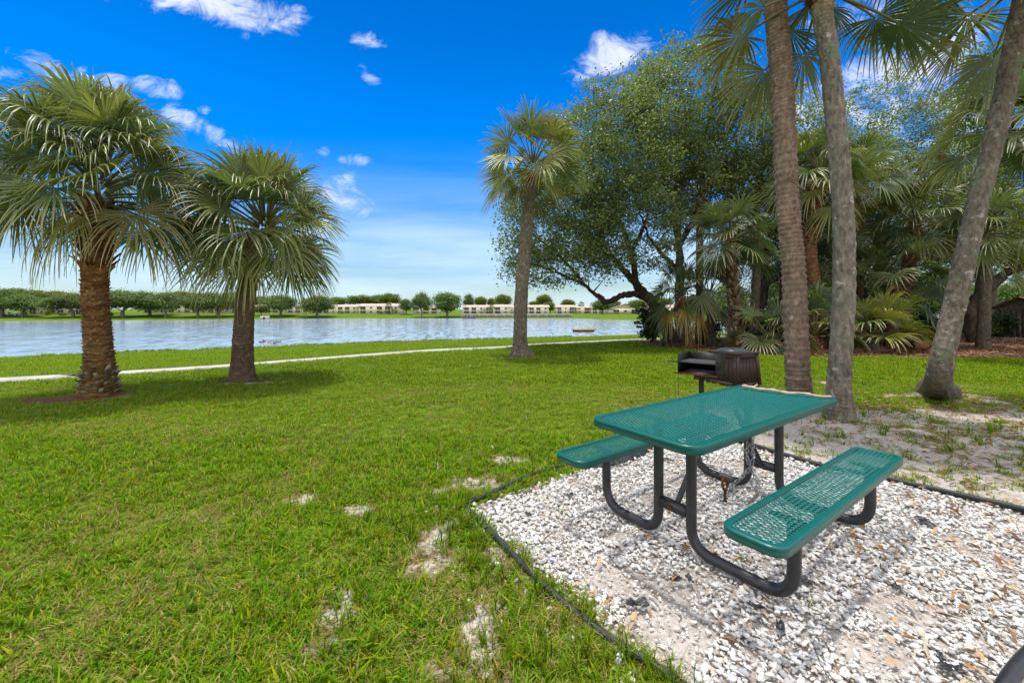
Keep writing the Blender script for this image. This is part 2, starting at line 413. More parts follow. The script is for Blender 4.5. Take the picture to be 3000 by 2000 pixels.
# ------------------------------------------------------------------ terrain
PATH = np.array([(-60, -15), (-20, 4), (-10.9, 8.6), (-9.77, 9.22), (-7.52, 10.77), (-4.97, 13.13), (-3.1, 14.74), (-.27, 16.1), (.9, 17.2), (5.4, 19.8), (7.3, 20.5), (12, 22.5), (20, 25), (60, 36), (400, 60)])
SHORE = np.array([(-400, -20), (-110, 12), (-70, 28), (-48, 38.2), (-38.7, 44.5), (-30.7, 48), (-22.6, 53.6), (-14.7, 58), (0, 63.5), (24.9, 73.8), (66, 88), (150, 100), (400, 105)])
FAR = np.array([(-500, 110), (-300, 140), (-205, 156), (-144, 171), (-86, 205), (-24, 210), (31, 208), (40, 185), (56, 166), (72, 152), (94, 142), (200, 125), (500, 115)])
WZ = -3.2
fp = lambda x: np.interp(x, PATH[:, 0], PATH[:, 1])
fs = lambda x: np.interp(x, SHORE[:, 0], SHORE[:, 1]) + .5 * np.sin(np.asarray(x) * .9) + .3 * np.sin(np.asarray(x) * 2.3)
ff = lambda x: np.interp(x, FAR[:, 0], FAR[:, 1])
def gz(x, y):
    x = np.asarray(x, float); y = np.asarray(y, float)
    p, s, f = fp(x), fs(x), ff(x)
    z = -.12 * sstep(-3, 0, y - p)
    fr = (y - p) / np.maximum(s - p, 1)
    z = np.where(fr > 0, -.12 + (WZ + .12) * fr, z)
    z = np.where(y > s, np.maximum(WZ - .25 * (y - s) - .02, -6.0), z)
    zb = np.maximum(WZ - .25 * (f - y), -6.0)
    cap = np.interp(x, [-260, -150, -90, 400], [2.9, 2.6, 1.95, 1.95])
    rise = np.minimum((y - f) * .06, cap)
    wall = (x > -26) & (x < 31)
    rise = np.where(wall, np.where(y > f + .2, 1.85, 0), rise)
    z = np.where(y > (s + f) / 2, np.where(y < f, zb, WZ + rise), z)
    return z
BED = np.array([(-.33, 2.83), (2.04, 4.67), (4.55, 1.49), (3.2, -1.2), (1.9, -.55), (.625, 1.514)])
def inpoly(x, y, P):
    x = np.asarray(x, float); y = np.asarray(y, float); ins = np.zeros(x.shape, bool); n = len(P)
    for i in range(n):
        (x1, y1), (x2, y2) = P[i], P[(i + 1) % n]
        c = ((y1 > y) != (y2 > y)) & (x < (x2 - x1) * (y - y1) / (y2 - y1 + 1e-12) + x1)
        ins ^= c
    return ins
def ell(px, py, rx, ry):                       # sand patch: photo centre, half sizes in metres
    X, Y = G(px, py); return (X, Y, rx, ry)
SAND = [ell(1395, 1415, .33, .16), ell(1290, 1440, .15, .1), ell(875, 1462, .14, .12), ell(1045, 1490, .14, .1), ell(1290, 1560, .1, .25), ell(1250, 1650, .14, .2),
        ell(1000, 1800, .13, .18), ell(960, 1900, .12, .1), ell(1420, 1800, .12, .2), ell(1480, 1960, .2, .15), ell(1300, 1985, .15, .1), ell(1450, 1640, .1, .2),
        (2.75, 4.9, .9, .75), (3.1, 4.1, .8, .6), (3.4, 5.4, .8, .45), (4.4, 5.3, .9, .35), ell(2740, 1160, 1.1, .32), ell(2900, 1175, .7, .2), ell(2400, 1120, .5, .25),
        ell(1527, 1046, .85, .55), ell(730, 1119, .75, .28), ell(1480, 1345, .25, .12), ell(340, 1160, .4, .12)]
MULCH_E = [ell(180, 1172, .75, .2), ell(285, 1158, .55, .22), ell(705, 1117, .55, .2), ell(1527, 1042, .4, .2)]
MULCHP = np.array([(5.0, 17.2), (5.2, 15.2), (6.2, 13.2), (8.6, 12.0), (12, 11.6), (14.5, 11.5), (16, 11.2), (22, 12.9), (34, 14), (46, 24), (30, 22.5), (22, 22), (15, 20.5), (9, 19.6), (6.2, 19)])
def masks(x, y):
    x = np.asarray(x, float); y = np.asarray(y, float)
    nx = (fbm(x * 1.6, y * 1.6, 3) - .5); n2 = .5 * fbm(x * 6, y * 6, 9) + .5 * fbm(x * 17, y * 17, 19)
    s = np.zeros(x.shape)
    for X, Y, rx, ry in SAND:
        q = ((x - X) / rx) ** 2 + ((y - Y) / ry) ** 2
        s = np.maximum(s, np.clip(.95 - q - (n2 - .5) * 4.6, 0, .85))
    bed = inpoly(x, y, BED)
    # thin, littered ground right of the bed
    u = sstep(1.3, 2.0, x - .15 * y) * sstep(6.6, 5.2, y + .5 * nx) * (1 - bed)
    lit = u * sstep(.33, .5, n2)
    s = np.maximum(s, np.maximum(lit * .95, u * .5))
    near = sstep(.1, -.35, (x + .33) * -.81 + (y - 2.83) * -.586 + .0) * sstep(3.4, 2.6, y) * sstep(-.9, .0, x) * (1 - bed)
    s = np.maximum(s, near * sstep(.52, .66, n2) * .9)
    # scattered thin spots in the near lawn
    s = np.maximum(s, sstep(.7, .85, fbm(x * 2.2, y * 2.2, 21)) * sstep(5, 2.2, y) * .35)
    s = np.where(bed, 1, s)
    mu = np.zeros(x.shape)
    for X, Y, rx, ry in MULCH_E:
        q = ((x - X) / rx) ** 2 + ((y - Y) / ry) ** 2
        mu = np.maximum(mu, np.clip((1.2 - q) * 2 - (n2 - .5) * 3, 0, 1))
    wob = .5 * nx
    mu = np.maximum(mu, inpoly(x + wob, y + wob, MULCHP) * 1.0)
    return np.clip(s, 0, 1), np.clip(mu, 0, 1), bed
def build_ground():
    def seq(*parts): return np.unique(np.concatenate([np.arange(a, b, s) for a, b, s in parts] + [[parts[-1][1]]]).round(4))
    xs = seq((-3000, -500, 250), (-500, -60, 12), (-60, -14, .8), (-14, -3.0, .12), (-3.0, 5.5, .05), (5.5, 14, .12), (14, 60, .8), (60, 500, 12), (500, 3000, 250))
    ys = seq((-60, -4, 8), (-4, 1, .5), (1, 7, .05), (7, 26, .16), (26, 110, 1.2), (110, 300, 2.5), (300, 600, 25), (600, 4200, 300))
    xs = np.sort(np.unique(np.r_[xs, [-26.01, -25.99, 30.99, 31.01]]))
    X, Y = np.meshgrid(xs, ys)
    Z = gz(X, Y)
    near = (Y < 12) & (np.abs(X) < 14)
    Z = Z + np.where(near, (fbm(X * 1.3, Y * 1.3, 5) - .5) * .03, 0)
    s, mu, bed = masks(X, Y)
    Z = Z - np.where(bed, .02, 0)
    C = np.stack([s, mu, np.zeros_like(s)], -1).reshape(-1, 3)
    n, k = X.shape
    i = (np.arange(n - 1)[:, None] * k + np.arange(k - 1)[None]).reshape(-1)
    mb = MB(); mb.add(np.stack([X, Y, Z], -1).reshape(-1, 3), np.stack([i, i + 1, i + k + 1, i + k], 1), C)
    o = mb.build("ground", M["ground"], smooth=True)
    tag(o, kind="structure")
    # water
    mb = MB()
    mb.add([(-900, -60, WZ), (900, -60, WZ), (900, 420, WZ), (-900, 420, WZ)], [[0, 1, 2, 3]])
    tag(mb.build("water", M["water"]), kind="structure")
    # concrete path
    t = smoothpath(np.c_[PATH[1:12], np.zeros(11)], 160)
    dT = np.gradient(t, axis=0); nrm = np.stack([-dT[:, 1], dT[:, 0]], 1); nrm /= np.linalg.norm(nrm, axis=1)[:, None]
    wv = .45 + .12 * (vnoise(np.arange(160) * .7, np.zeros(160), 4) - .5)
    a = t[:, :2] + nrm * wv[:, None]; b = t[:, :2] - nrm * wv[:, None]
    za = gz(*a.T) + .045; zb = gz(*b.T) + .045
    V = np.concatenate([np.c_[a, za], np.c_[b, zb], np.c_[a, za - .1], np.c_[b, zb - .1]])
    n = 160; i = np.arange(n - 1)
    mb = MB(); mb.add(V, np.concatenate([np.stack([i, i + n, i + n + 1, i + 1], 1), np.stack([i, i + 1, i + 2 * n + 1, i + 2 * n], 1), np.stack([i + n + 1, i + n, i + 3 * n, i + 3 * n + 1], 1)]))
    tag(mb.build("path", M["concrete"]), kind="structure")
build_ground()

# ------------------------------------------------------------------ scattering (ground cover only)
def scatter(name, pts, rot, scl, idx, sources, label, cat):
    me = bpy.data.meshes.new(name)
    me.vertices.add(len(pts)); me.vertices.foreach_set("co", np.asarray(pts, np.float32).reshape(-1))
    a = me.attributes.new("rot", 'FLOAT_VECTOR', 'POINT'); a.data.foreach_set("vector", np.asarray(rot, np.float32).reshape(-1))
    a = me.attributes.new("scl", 'FLOAT_VECTOR', 'POINT'); a.data.foreach_set("vector", np.asarray(scl, np.float32).reshape(-1))
    a = me.attributes.new("idx", 'INT', 'POINT'); a.data.foreach_set("value", np.asarray(idx, np.int32))
    o = bpy.data.objects.new(name, me); COL.objects.link(o)
    ng = bpy.data.node_groups.new(name, 'GeometryNodeTree')
    ng.interface.new_socket("Geometry", in_out='INPUT', socket_type='NodeSocketGeometry')
    ng.interface.new_socket("Geometry", in_out='OUTPUT', socket_type='NodeSocketGeometry')
    N = ng.nodes.new; L = ng.links.new
    gi = N("NodeGroupInput"); go = N("NodeGroupOutput"); jn = N("GeometryNodeJoinGeometry")
    def na(nm, ty):
        n = N("GeometryNodeInputNamedAttribute"); n.data_type = ty; n.inputs[0].default_value = nm; return n.outputs[0]
    for k, s in enumerate(sources):
        oi = N("GeometryNodeObjectInfo"); oi.inputs["Object"].default_value = s; oi.inputs["As Instance"].default_value = True
        ip = N("GeometryNodeInstanceOnPoints")
        cmp = N("FunctionNodeCompare"); cmp.data_type = 'INT'; cmp.operation = 'EQUAL'
        ii = [x for x in cmp.inputs if x.type == 'INT']
        L(na("idx", 'INT'), ii[0]); ii[1].default_value = k
        L(gi.outputs[0], ip.inputs["Points"]); L(cmp.outputs[0], ip.inputs["Selection"]); L(oi.outputs["Geometry"], ip.inputs["Instance"])
        L(na("rot", 'FLOAT_VECTOR'), ip.inputs["Rotation"]); L(na("scl", 'FLOAT_VECTOR'), ip.inputs["Scale"])
        L(ip.outputs[0], jn.inputs[0])
    L(jn.outputs[0], go.inputs[0])
    md = o.modifiers.new("scatter", 'NODES'); md.node_group = ng
    return tag(o, label, cat, kind="stuff")
def src(name, mb, mat, smooth=False):
    return bpy.data.objects.new(name, mb.mesh(name, mat, smooth))   # mesh data carrier, never linked
def grass_clump(n, rad, h0, h1, w, dry, lean=.6, hue=0.0):
    mb = MB(); r = rng
    for _ in range(n):
        a = r.uniform(0, 6.283); q = rad * math.sqrt(r.uniform()); p0 = np.array([q * math.cos(a), q * math.sin(a), -.008])
        az = r.uniform(0, 6.283); h = r.uniform(h0, h1); ln = r.uniform(.1, lean) * h * 1.4
        d = np.array([math.cos(az), math.sin(az), 0]); sd = np.array([-d[1], d[0], 0]) * w * r.uniform(.6, 1.2)
        p1 = p0 + d * ln * .35 + np.array([0, 0, h * .6]); p2 = p0 + d * ln + np.array([0, 0, h])
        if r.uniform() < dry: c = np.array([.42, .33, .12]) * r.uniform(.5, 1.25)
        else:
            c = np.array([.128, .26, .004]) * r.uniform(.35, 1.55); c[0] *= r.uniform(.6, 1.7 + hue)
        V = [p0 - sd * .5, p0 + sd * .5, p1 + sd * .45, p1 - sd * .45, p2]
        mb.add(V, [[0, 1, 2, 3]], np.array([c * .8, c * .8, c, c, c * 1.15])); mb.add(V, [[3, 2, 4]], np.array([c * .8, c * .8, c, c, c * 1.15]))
    return mb
def rock(seed):
    r = np.random.default_rng(seed)
    import bmesh
    bm = bmesh.new(); bmesh.ops.create_icosphere(bm, subdivisions=2, radius=1)
    V = np.array([v.co[:] for v in bm.verts]); Fc = np.array([[v.index for v in f.verts] for f in bm.faces]); bm.free()
    for _ in range(12):                                   # chop facets off
        n = r.normal(size=3); n /= np.linalg.norm(n); d = r.uniform(.45, .8)
        k = V @ n; V = V - np.maximum(k - d, 0)[:, None] * n
    V = V * np.array([r.uniform(.85, 1.35), r.uniform(.6, .9), r.uniform(.3, .5)])
    mb = MB(); mb.add(V, Fc); return mb
def visible(x, y, m=1.2):
    return (np.abs(x) < 1.28 * y + m) & (y > .9)
def build_grass():
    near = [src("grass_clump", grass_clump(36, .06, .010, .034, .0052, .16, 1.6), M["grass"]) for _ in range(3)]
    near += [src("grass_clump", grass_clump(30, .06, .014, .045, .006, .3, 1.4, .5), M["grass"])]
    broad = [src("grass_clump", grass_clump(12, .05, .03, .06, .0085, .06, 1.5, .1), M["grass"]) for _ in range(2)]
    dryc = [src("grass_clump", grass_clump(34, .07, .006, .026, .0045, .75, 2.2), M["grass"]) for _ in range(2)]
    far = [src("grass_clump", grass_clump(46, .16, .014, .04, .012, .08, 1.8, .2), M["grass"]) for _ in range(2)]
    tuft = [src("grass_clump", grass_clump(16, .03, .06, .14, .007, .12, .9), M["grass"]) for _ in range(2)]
    P, Rr, S, I = [], [], [], []
    def zone(y0, y1, dens, ks, smin, smax, x0=None, x1=None):
        xa = -1.28 * y1 - 1.2 if x0 is None else x0; xb = 1.28 * y1 + 1.2 if x1 is None else x1
        n = int((xb - xa) * (y1 - y0) * dens)
        x = rng.uniform(xa, xb, n); y = rng.uniform(y0, y1, n)
        k = visible(x, y) & (y < fs(x) - .3)
        x, y = x[k], y[k]
        s, mu, bed = masks(x, y)
        k = (rng.uniform(size=len(x)) > np.maximum(s * .97, np.where(mu > .4, 1, mu))) & ~bed
        dpath = np.abs(y - fp(x)) * .82
        k &= dpath > .5
        x, y = x[k], y[k]; n = len(x)
        z = gz(x, y) + np.where((y < 12) & (np.abs(x) < 14), (fbm(x * 1.3, y * 1.3, 5) - .5) * .03, 0)
        P.append(np.c_[x, y, z])
        Rr.append(np.c_[rng.normal(0, .12, n), rng.normal(0, .12, n), rng.uniform(0, 6.283, n)])
        big = .75 + .6 * fbm(x * .8, y * .8, 31)
        sc = rng.uniform(smin, smax, n) * big
        S.append(np.c_[sc, sc, sc * rng.uniform(.7, 1.15, n)])
        ii = rng.choice(ks, n)
        dryp = sstep(.5, .72, fbm(x * 1.1 + 3, y * 1.1, 141)) * .55 + .5 * np.clip(masks(x, y)[0], 0, 1) + .35 * sstep(-1.6, .2, x) * sstep(3.6, 2.2, y)
        if y1 < 8: ii = np.where(rng.uniform(size=n) < dryp, rng.choice([10, 11], n), ii)
        I.append(ii)
    zone(1.0, 3.4, 520, [0, 1, 2, 0, 1, 2, 3], .8, 1.3)
    zone(1.0, 4.5, 150, [8, 9], .7, 1.3)
    zone(3.4, 7.5, 260, [0, 1, 2, 0, 1, 2, 3], .95, 1.5)
    zone(7.5, 14, 75, [4, 5], .9, 1.3)
    zone(14, 30, 22, [4, 5], 1.1, 1.7)
    zone(30, 62, 4, [4, 5], 1.6, 2.6)
    # taller tufts in the rough corner beside the gravel and along the shoreline
    n = 900
    x = rng.uniform(-1.6, 1.3, n); y = rng.uniform(1.1, 3.0, n)
    _, _, bed = masks(x, y)
    k = ~bed & (fbm(x * 3, y * 3, 77) > .47) & (rng.uniform(size=n) < sstep(-1.6, -.1, x))
    x, y = x[k], y[k]
    n2 = 60; x2 = rng.uniform(2.9, 6.5, n2); y2 = rng.uniform(2.6, 6.0, n2); _, _, b2 = masks(x2, y2); x2, y2 = x2[~b2], y2[~b2]
    n2 = 46; x4 = rng.uniform(-.3, 3.6, n2); y4 = rng.uniform(1.6, 4.4, n2); b4 = inpoly(x4, y4, BED) & (fbm(x4 * 2, y4 * 2, 91) > .5); x4, y4 = x4[b4], y4[b4]
    n3 = 1400; x3 = rng.uniform(-46, 10, n3); y3 = fs(x3) - rng.uniform(.0, 1.0, n3)
    for xx, yy, sc0 in ((x, y, .8), (x2, y2, .9), (x3, y3, 2.6), (x4, y4, .45)):
        n = len(xx); P.append(np.c_[xx, yy, gz(xx, yy)]); Rr.append(np.c_[rng.normal(0, .2, n), rng.normal(0, .2, n), rng.uniform(0, 6.283, n)])
        sc = rng.uniform(.6, 1.2, n) * sc0; S.append(np.c_[sc, sc, sc]); I.append(rng.choice([6, 7], n))
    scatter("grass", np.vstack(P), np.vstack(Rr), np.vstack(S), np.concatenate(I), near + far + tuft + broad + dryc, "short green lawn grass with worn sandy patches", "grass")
build_grass()
def build_gravel():
    rocks = [src("stone", rock(40 + k), M["stone"]) for k in range(7)]
    n = 110000
    x = rng.uniform(-.9, 5.0, n); y = rng.uniform(.7, 4.8, n)
    bed = inpoly(x, y, BED)
    bare = sstep(.58, .7, fbm(x * 1.5 + 7, y * 1.5, 55)) * .9
    for X, Y, rx, ry in (ell(1800, 1690, .2, .14), ell(1800, 1560, .12, .08), ell(2640, 1780, .22, .12), ell(2550, 1900, .16, .12)):
        bare = np.maximum(bare, np.clip(1.3 - ((x - X) / rx) ** 2 - ((y - Y) / ry) ** 2, 0, 1))
    # distance outside the front edging, where some stones have spilled into the grass
    dl = (x + .33) * -.81 + (y - 2.83) * -.586
    spill = ~bed & (dl > -.05) & (dl < .5) & (y < 2.9) & (x > -.6)
    pr = np.where(bed, 1 - .7 * bare, np.where(spill, .55 * np.exp(-np.maximum(dl, 0) * 6), 0))
    k = (rng.uniform(size=n) < pr) & visible(x, y, .6)
    x, y = x[k], y[k]; bare = bare[k]; n = len(x)
    sc = np.exp(rng.normal(-4.45, .42, n)) * np.where(bare > .5, .7, 1)
    sc = np.clip(sc, .004, .028)
    z = gz(x, y) - .012 + sc * rng.uniform(.1, .8, n) + np.where((y < 12), (fbm(x * 1.3, y * 1.3, 5) - .5) * .03, 0)
    scatter("gravel", np.c_[x, y, z], np.c_[rng.normal(0, .35, n), rng.normal(0, .35, n), rng.uniform(0, 6.283, n)], np.c_[sc, sc, sc], rng.integers(0, 7, n), rocks,
            "white marble chip gravel spread under the picnic table", "gravel")
    # fallen leaves and bark flakes
    def leaf(c, l, w, curl):
        mb = MB(); V = [(-l, 0, 0), (-l * .3, -w, curl), (l * .4, -w * .8, curl * .7), (l, 0, .2 * curl), (l * .4, w * .8, curl * .7), (-l * .3, w, curl), (-.3 * l, 0, 0), (.4 * l, 0, 0)]
        mb.add(V, [[0, 1, 6], [6, 5, 0], [2, 3, 7], [7, 3, 4]], np.array(c)); mb.add(V, [[1, 2, 7, 6], [6, 7, 4, 5]], np.array(c)); return mb
    ls = [src("leaf", leaf(c, l, w, q), M["vcol"]) for c, l, w, q in (((.42, .2, .06), .026, .009, .006), ((.28, .15, .07), .03, .009, .01), ((.5, .33, .17), .024, .01, .004), ((.16, .09, .05), .035, .005, .006), ((.5, .42, .3), .04, .006, .008))]
    n = 8500; x = rng.uniform(-1.2, 8.5, n); y = rng.uniform(.8, 7.5, n)
    s, mu, bed = masks(x, y)
    right = sstep(2.6, 3.6, x - .1 * y)
    pr = np.where(bed, .2 + .75 * sstep(1.2, 2.8, x - .4 * (y - 2)), .03 + right * .9 * sstep(7.2, 5.5, y))
    k = (rng.uniform(size=n) < pr) & visible(x, y, .6); x, y = x[k], y[k]; n = len(x)
    z = gz(x, y) + .012 + rng.uniform(0, .012, n)
    sc = rng.uniform(.6, 1.3, n)
    scatter("leaf_litter", np.c_[x, y, z], np.c_[rng.normal(0, .35, n), rng.normal(0, .35, n), rng.uniform(0, 6.283, n)], np.c_[sc, sc, sc], rng.integers(0, 5, n), ls, "dry brown leaves and bark flakes strewn over gravel and bare ground", "leaf litter")
build_gravel()
def build_mulch_litter():
    def chip(c, l, w):
        mb = MB(); mb.box((0, 0, 0), (l, w, .012), 0, np.array(c)); return mb
    cs = [src("chip", chip(c, l, w), M["vcol"]) for c, l, w in (((.2, .09, .05), .09, .03), ((.32, .17, .09), .07, .035), ((.09, .045, .03), .1, .03), ((.4, .27, .17), .13, .02))]
    n = 16000; x = rng.uniform(5, 30, n); y = rng.uniform(11.2, 22, n)
    k = inpoly(x, y, MULCHP) & visible(x, y); x, y = x[k], y[k]; n = len(x); sc = rng.uniform(.6, 1.3, n)
    scatter("mulch", np.c_[x, y, gz(x, y) + .01], np.c_[rng.normal(0, .25, n), rng.normal(0, .25, n), rng.uniform(0, 6.283, n)], np.c_[sc, sc, sc], rng.integers(0, 4, n), cs, "reddish brown bark mulch under the grove of palms and oaks", "mulch")
build_mulch_litter()

# ------------------------------------------------------------------ picnic table
TC, TY = np.array([1.4007, 2.6535]), .609
def rounded(L, W, r, n=7):
    pts = []
    for cx, cy, a0 in ((L / 2 - r, W / 2 - r, 0), (-L / 2 + r, W / 2 - r, 90), (-L / 2 + r, -W / 2 + r, 180), (L / 2 - r, -W / 2 + r, 270)):
        for k in range(n):
            a = R_(a0 + 90 * k / (n - 1)); pts.append((cx + r * math.cos(a), cy + r * math.sin(a)))
    return np.array(pts)
def rim(L, W, r, zt, h, lip):
    """rolled edge: flat lip on top, rounded outer corner, downward skirt"""
    prof = [(-lip, -.006), (-lip, -.001), (-lip + .004, .0), (-.010, 0), (-.004, -.002), (-.001, -.005), (0, -.011), (0, -h), (-.006, -h), (-.006, -.012), (-.012, -.007), (-lip, -.006)]
    base = rounded(L, W, r); n = len(base)
    mb = MB(); rings = []
    for off, z in prof:
        q = rounded(L + 2 * off, W + 2 * off, max(r + off, .004)); rings.append(np.c_[q, np.full(n, zt + z)])
    V = np.array(rings); K = len(prof)
    i = np.arange(K - 1)[:, None] * n; j = np.arange(n)[None]; j2 = (j + 1) % n
    mb.add(V.reshape(-1, 3), np.stack([i + j, i + j2, i + n + j2, i + n + j], -1).reshape(-1, 4))
    return mb
def expanded(L, W, r, zt, px_, py_, sw, th):
    """expanded-metal sheet: zig-zag strands meeting in diamonds (short way along x, long way along y)"""
    mb = MB()
    nx, ny = int(L / px_) + 2, int(W / py_) + 2
    segs = []
    for i in range(-nx, nx + 1):
        for j in range(-ny, ny + 1):
            a = (i * px_ / 2 * 1.0, j * py_)
            # node at (i*px, j*py) parity grid
    nodes = {}
    nI, nJ = int(L / px_) + 2, int(W / py_) + 2
    for i in range(nI):
        for j in range(nJ * 2):
            x0 = -L / 2 + (i + (.5 if j % 2 else 0)) * px_; y0 = -W / 2 + j * py_ / 2
            for dx in (-.5, .5):
                segs.append((x0, y0, x0 + dx * px_, y0 + py_ / 2))
    S = np.array(segs)
    hx, hy = L / 2 - .008, W / 2 - .008
    mx, my = (S[:, 0] + S[:, 2]) / 2, (S[:, 1] + S[:, 3]) / 2
    cx = np.maximum(np.abs(mx) - (L / 2 - r), 0); cy = np.maximum(np.abs(my) - (W / 2 - r), 0)
    k = (np.abs(mx) < hx) & (np.abs(my) < hy) & (np.hypot(cx, cy) < r - .008)
    S = S[k]
    d = S[:, 2:] - S[:, :2]; ln = np.linalg.norm(d, axis=1)[:, None]; d = d / ln; nrm = np.stack([-d[:, 1], d[:, 0]], 1) * sw / 2
    a, b = S[:, :2] - d * sw * .3, S[:, 2:] + d * sw * .3
    n = len(S); tilt = .0016
    def ring(p, s, z): return np.c_[p + nrm * s, np.full(n, z)]
    V = np.stack([ring(a, -1, zt + tilt), ring(a, 1, zt - tilt), ring(b, 1, zt - tilt), ring(b, -1, zt + tilt), ring(a, -1, zt - th), ring(a, 1, zt - th), ring(b, 1, zt - th), ring(b, -1, zt - th)], 1)
    q = np.array([[0, 3, 2, 1], [4, 5, 6, 7], [0, 1, 5, 4], [1, 2, 6, 5], [2, 3, 7, 6], [3, 0, 4, 7]])
    Fq = (np.arange(n)[:, None, None] * 8 + q[None]).reshape(-1, 4)
    mb.add(V.reshape(-1, 3), Fq); return mb
def bend(pts, rad, n=8):                              # polyline with filleted corners
    P = [np.array(p, float) for p in pts]; out = [P[0]]
    for k in range(1, len(P) - 1):
        a = P[k - 1] - P[k]; b = P[k + 1] - P[k]; a /= np.linalg.norm(a); b /= np.linalg.norm(b)
        r = rad if np.isscalar(rad) else rad[k - 1]
        s, e = P[k] + a * r, P[k] + b * r
        for t in np.linspace(0, 1, n): out.append((1 - t) ** 2 * s + 2 * t * (1 - t) * P[k] + t * t * e)
    out.append(P[-1]); return np.array(out)
def build_table():
    root = empty("picnic_table", (TC[0], TC[1], 0), TY, "green mesh-top picnic table with two attached benches and black tube legs on white gravel", "picnic table")
    L, W = 1.852, .675
    top = rim(L, W, .085, .76, .045, .042).build("tabletop", M["green_paint"], root, True)
    expanded(L - .06, W - .06, .06, .7545, .0275, .044, .0042, .002).build("tabletop_mesh", M["mesh_paint"], top)
    for s in (1, -1):
        cy = s * (.4256 + .13)
        sb = rim(1.80, .26, .07, .4507, .042, .032)
        for v in sb.V: v[:, 1] += cy
        b = sb.build("bench_seat", M["green_paint"], root, True)
        e = expanded(1.80 - .045, .26 - .045, .05, .4455, .0275, .044, .0042, .002)
        for v in e.V: v[:, 1] += cy
        e.build("seat_mesh", M["mesh_paint"], b)
    for a in (-.5, .63):
        for s, bi in ((1, .155), (-1, -.06)):
            bo = s * .575
            P = bend([(a, bi, .712), (a, bi, .03), (a, bo, .03), (a, bo, .405)], [.13, .15])
            mb = MB(); mb.tube(P, .0295, 16)
            mb.build("frame_leg", M["black_metal"], root, True)
            mb = MB(); mb.box((a, bo, .4065), (.05, .2, .006)); mb.build("seat_bracket", M["black_metal"], root)
        mb = MB(); mb.box((a, .048, .715), (.055, .6, .008)); mb.build("top_bracket", M["black_metal"], root)
        mb = MB(); mb.box((a, .048, .226), (.05, .17, .05)); mb.build("crossbar", M["black_metal"], root)
        mb = MB(); mb.tube([(a - .032, .06, .226), (a - .026, .06, .226)], .016, 6); mb.build("bolt", M["rust"], root)
        sg = -np.sign(a)
        mb = MB(); mb.tube([(a + sg * .03, .048, .235), (a + sg * .42, .048, .708)], .017, 10); mb.build("diagonal_brace", M["black_metal"], root, True)
    mb = MB()
    a, b = .63, -.06
    mb.tube([(a, b, .60), (a, b, .64)], .0305, 16, cap=False); mb.build("tape_band", M["chain"], root)
    # chain looped from the far brace down to a rusty eye stake
    loc = lambda a_, b_, z_: np.array([TC[0] + a_ * math.cos(TY) - b_ * math.sin(TY), TC[1] + a_ * math.sin(TY) + b_ * math.cos(TY), z_])
    hook = loc(.42, .05, .46); low = loc(.3, .12, .1); st = np.array([*G(2124, 1470), .12])
    path = smoothpath([hook + [.02, 0, 0], loc(.40, .02, .30), loc(.34, .06, .2), low, loc(.3, .0, .05), loc(.33, -.05, .17), loc(.39, .05, .33), hook], 400)
    path2 = smoothpath([low, (low + st) / 2 + [0, 0, -.04], st], 120)
    mb = MB()
    def links(path):
        sl = np.r_[0, np.cumsum(np.linalg.norm(np.diff(path, axis=0), axis=1))]
        for k, s in enumerate(np.arange(0, sl[-1] - .02, .026)):
            p = np.array([np.interp(s, sl, path[:, i]) for i in range(3)]); q = np.array([np.interp(s + .02, sl, path[:, i]) for i in range(3)])
            t = q - p; t /= np.linalg.norm(t) + 1e-9; u = np.cross(t, [.3, .5, .8]); u /= np.linalg.norm(u); w = np.cross(t, u)
            if k % 2: u = w
            th = np.linspace(0, 2 * np.pi, 13)
            ring = p + np.outer(np.cos(th) * .021, t) + np.outer(np.sin(th) * .0115, u)
            mb.tube(ring, .0037, 5, cap=False)
    links(path); links(path2)
    tag(mb.build("chain", M["chain"], None, True), "grey steel chain hanging under the far end of the green picnic table", "chain")
    mb = MB(); x, y = st[:2]
    mb.tube([(x, y, -.03), (x, y, .09)], .011, 8)
    th = np.linspace(0, 2 * np.pi, 17); mb.tube(np.c_[x + .019 * np.sin(th), np.full(17, y), .135 - .045 * np.cos(th)], .0085, 7, cap=False)
    tag(mb.build("ground_stake", M["rust"], None, True), "rusty eye stake driven into the gravel under the table", "stake")
    # stick on the tabletop
    p = [D(2172, 1126, 3.48), D(2230, 1137, 3.4), D(2290, 1146, 3.28), D(2360, 1153, 3.14), D(2434, 1161, 3.0)]
    p = [np.array([*G(px, py, .775), .775]) for px, py in ((2176, 1131), (2225, 1138), (2290, 1147), (2360, 1154), (2436, 1162))]
    mb = MB(); P = smoothpath(p, 40); rr = np.linspace(.012, .0075, 40) * (1 + .35 * np.sin(np.arange(40) * 1.3) * np.linspace(1, .2, 40)); P[:, 2] += .004 * np.sin(np.arange(40) * .5)
    mb.tube(P, rr, 8); mb.tube([P[6], P[6] + (.05, .02, .02)], .006, 6)
    tag(mb.build("stick", M["dead_wood"], None, True), "bare pale stick lying along the far end of the tabletop", "stick")
build_table()

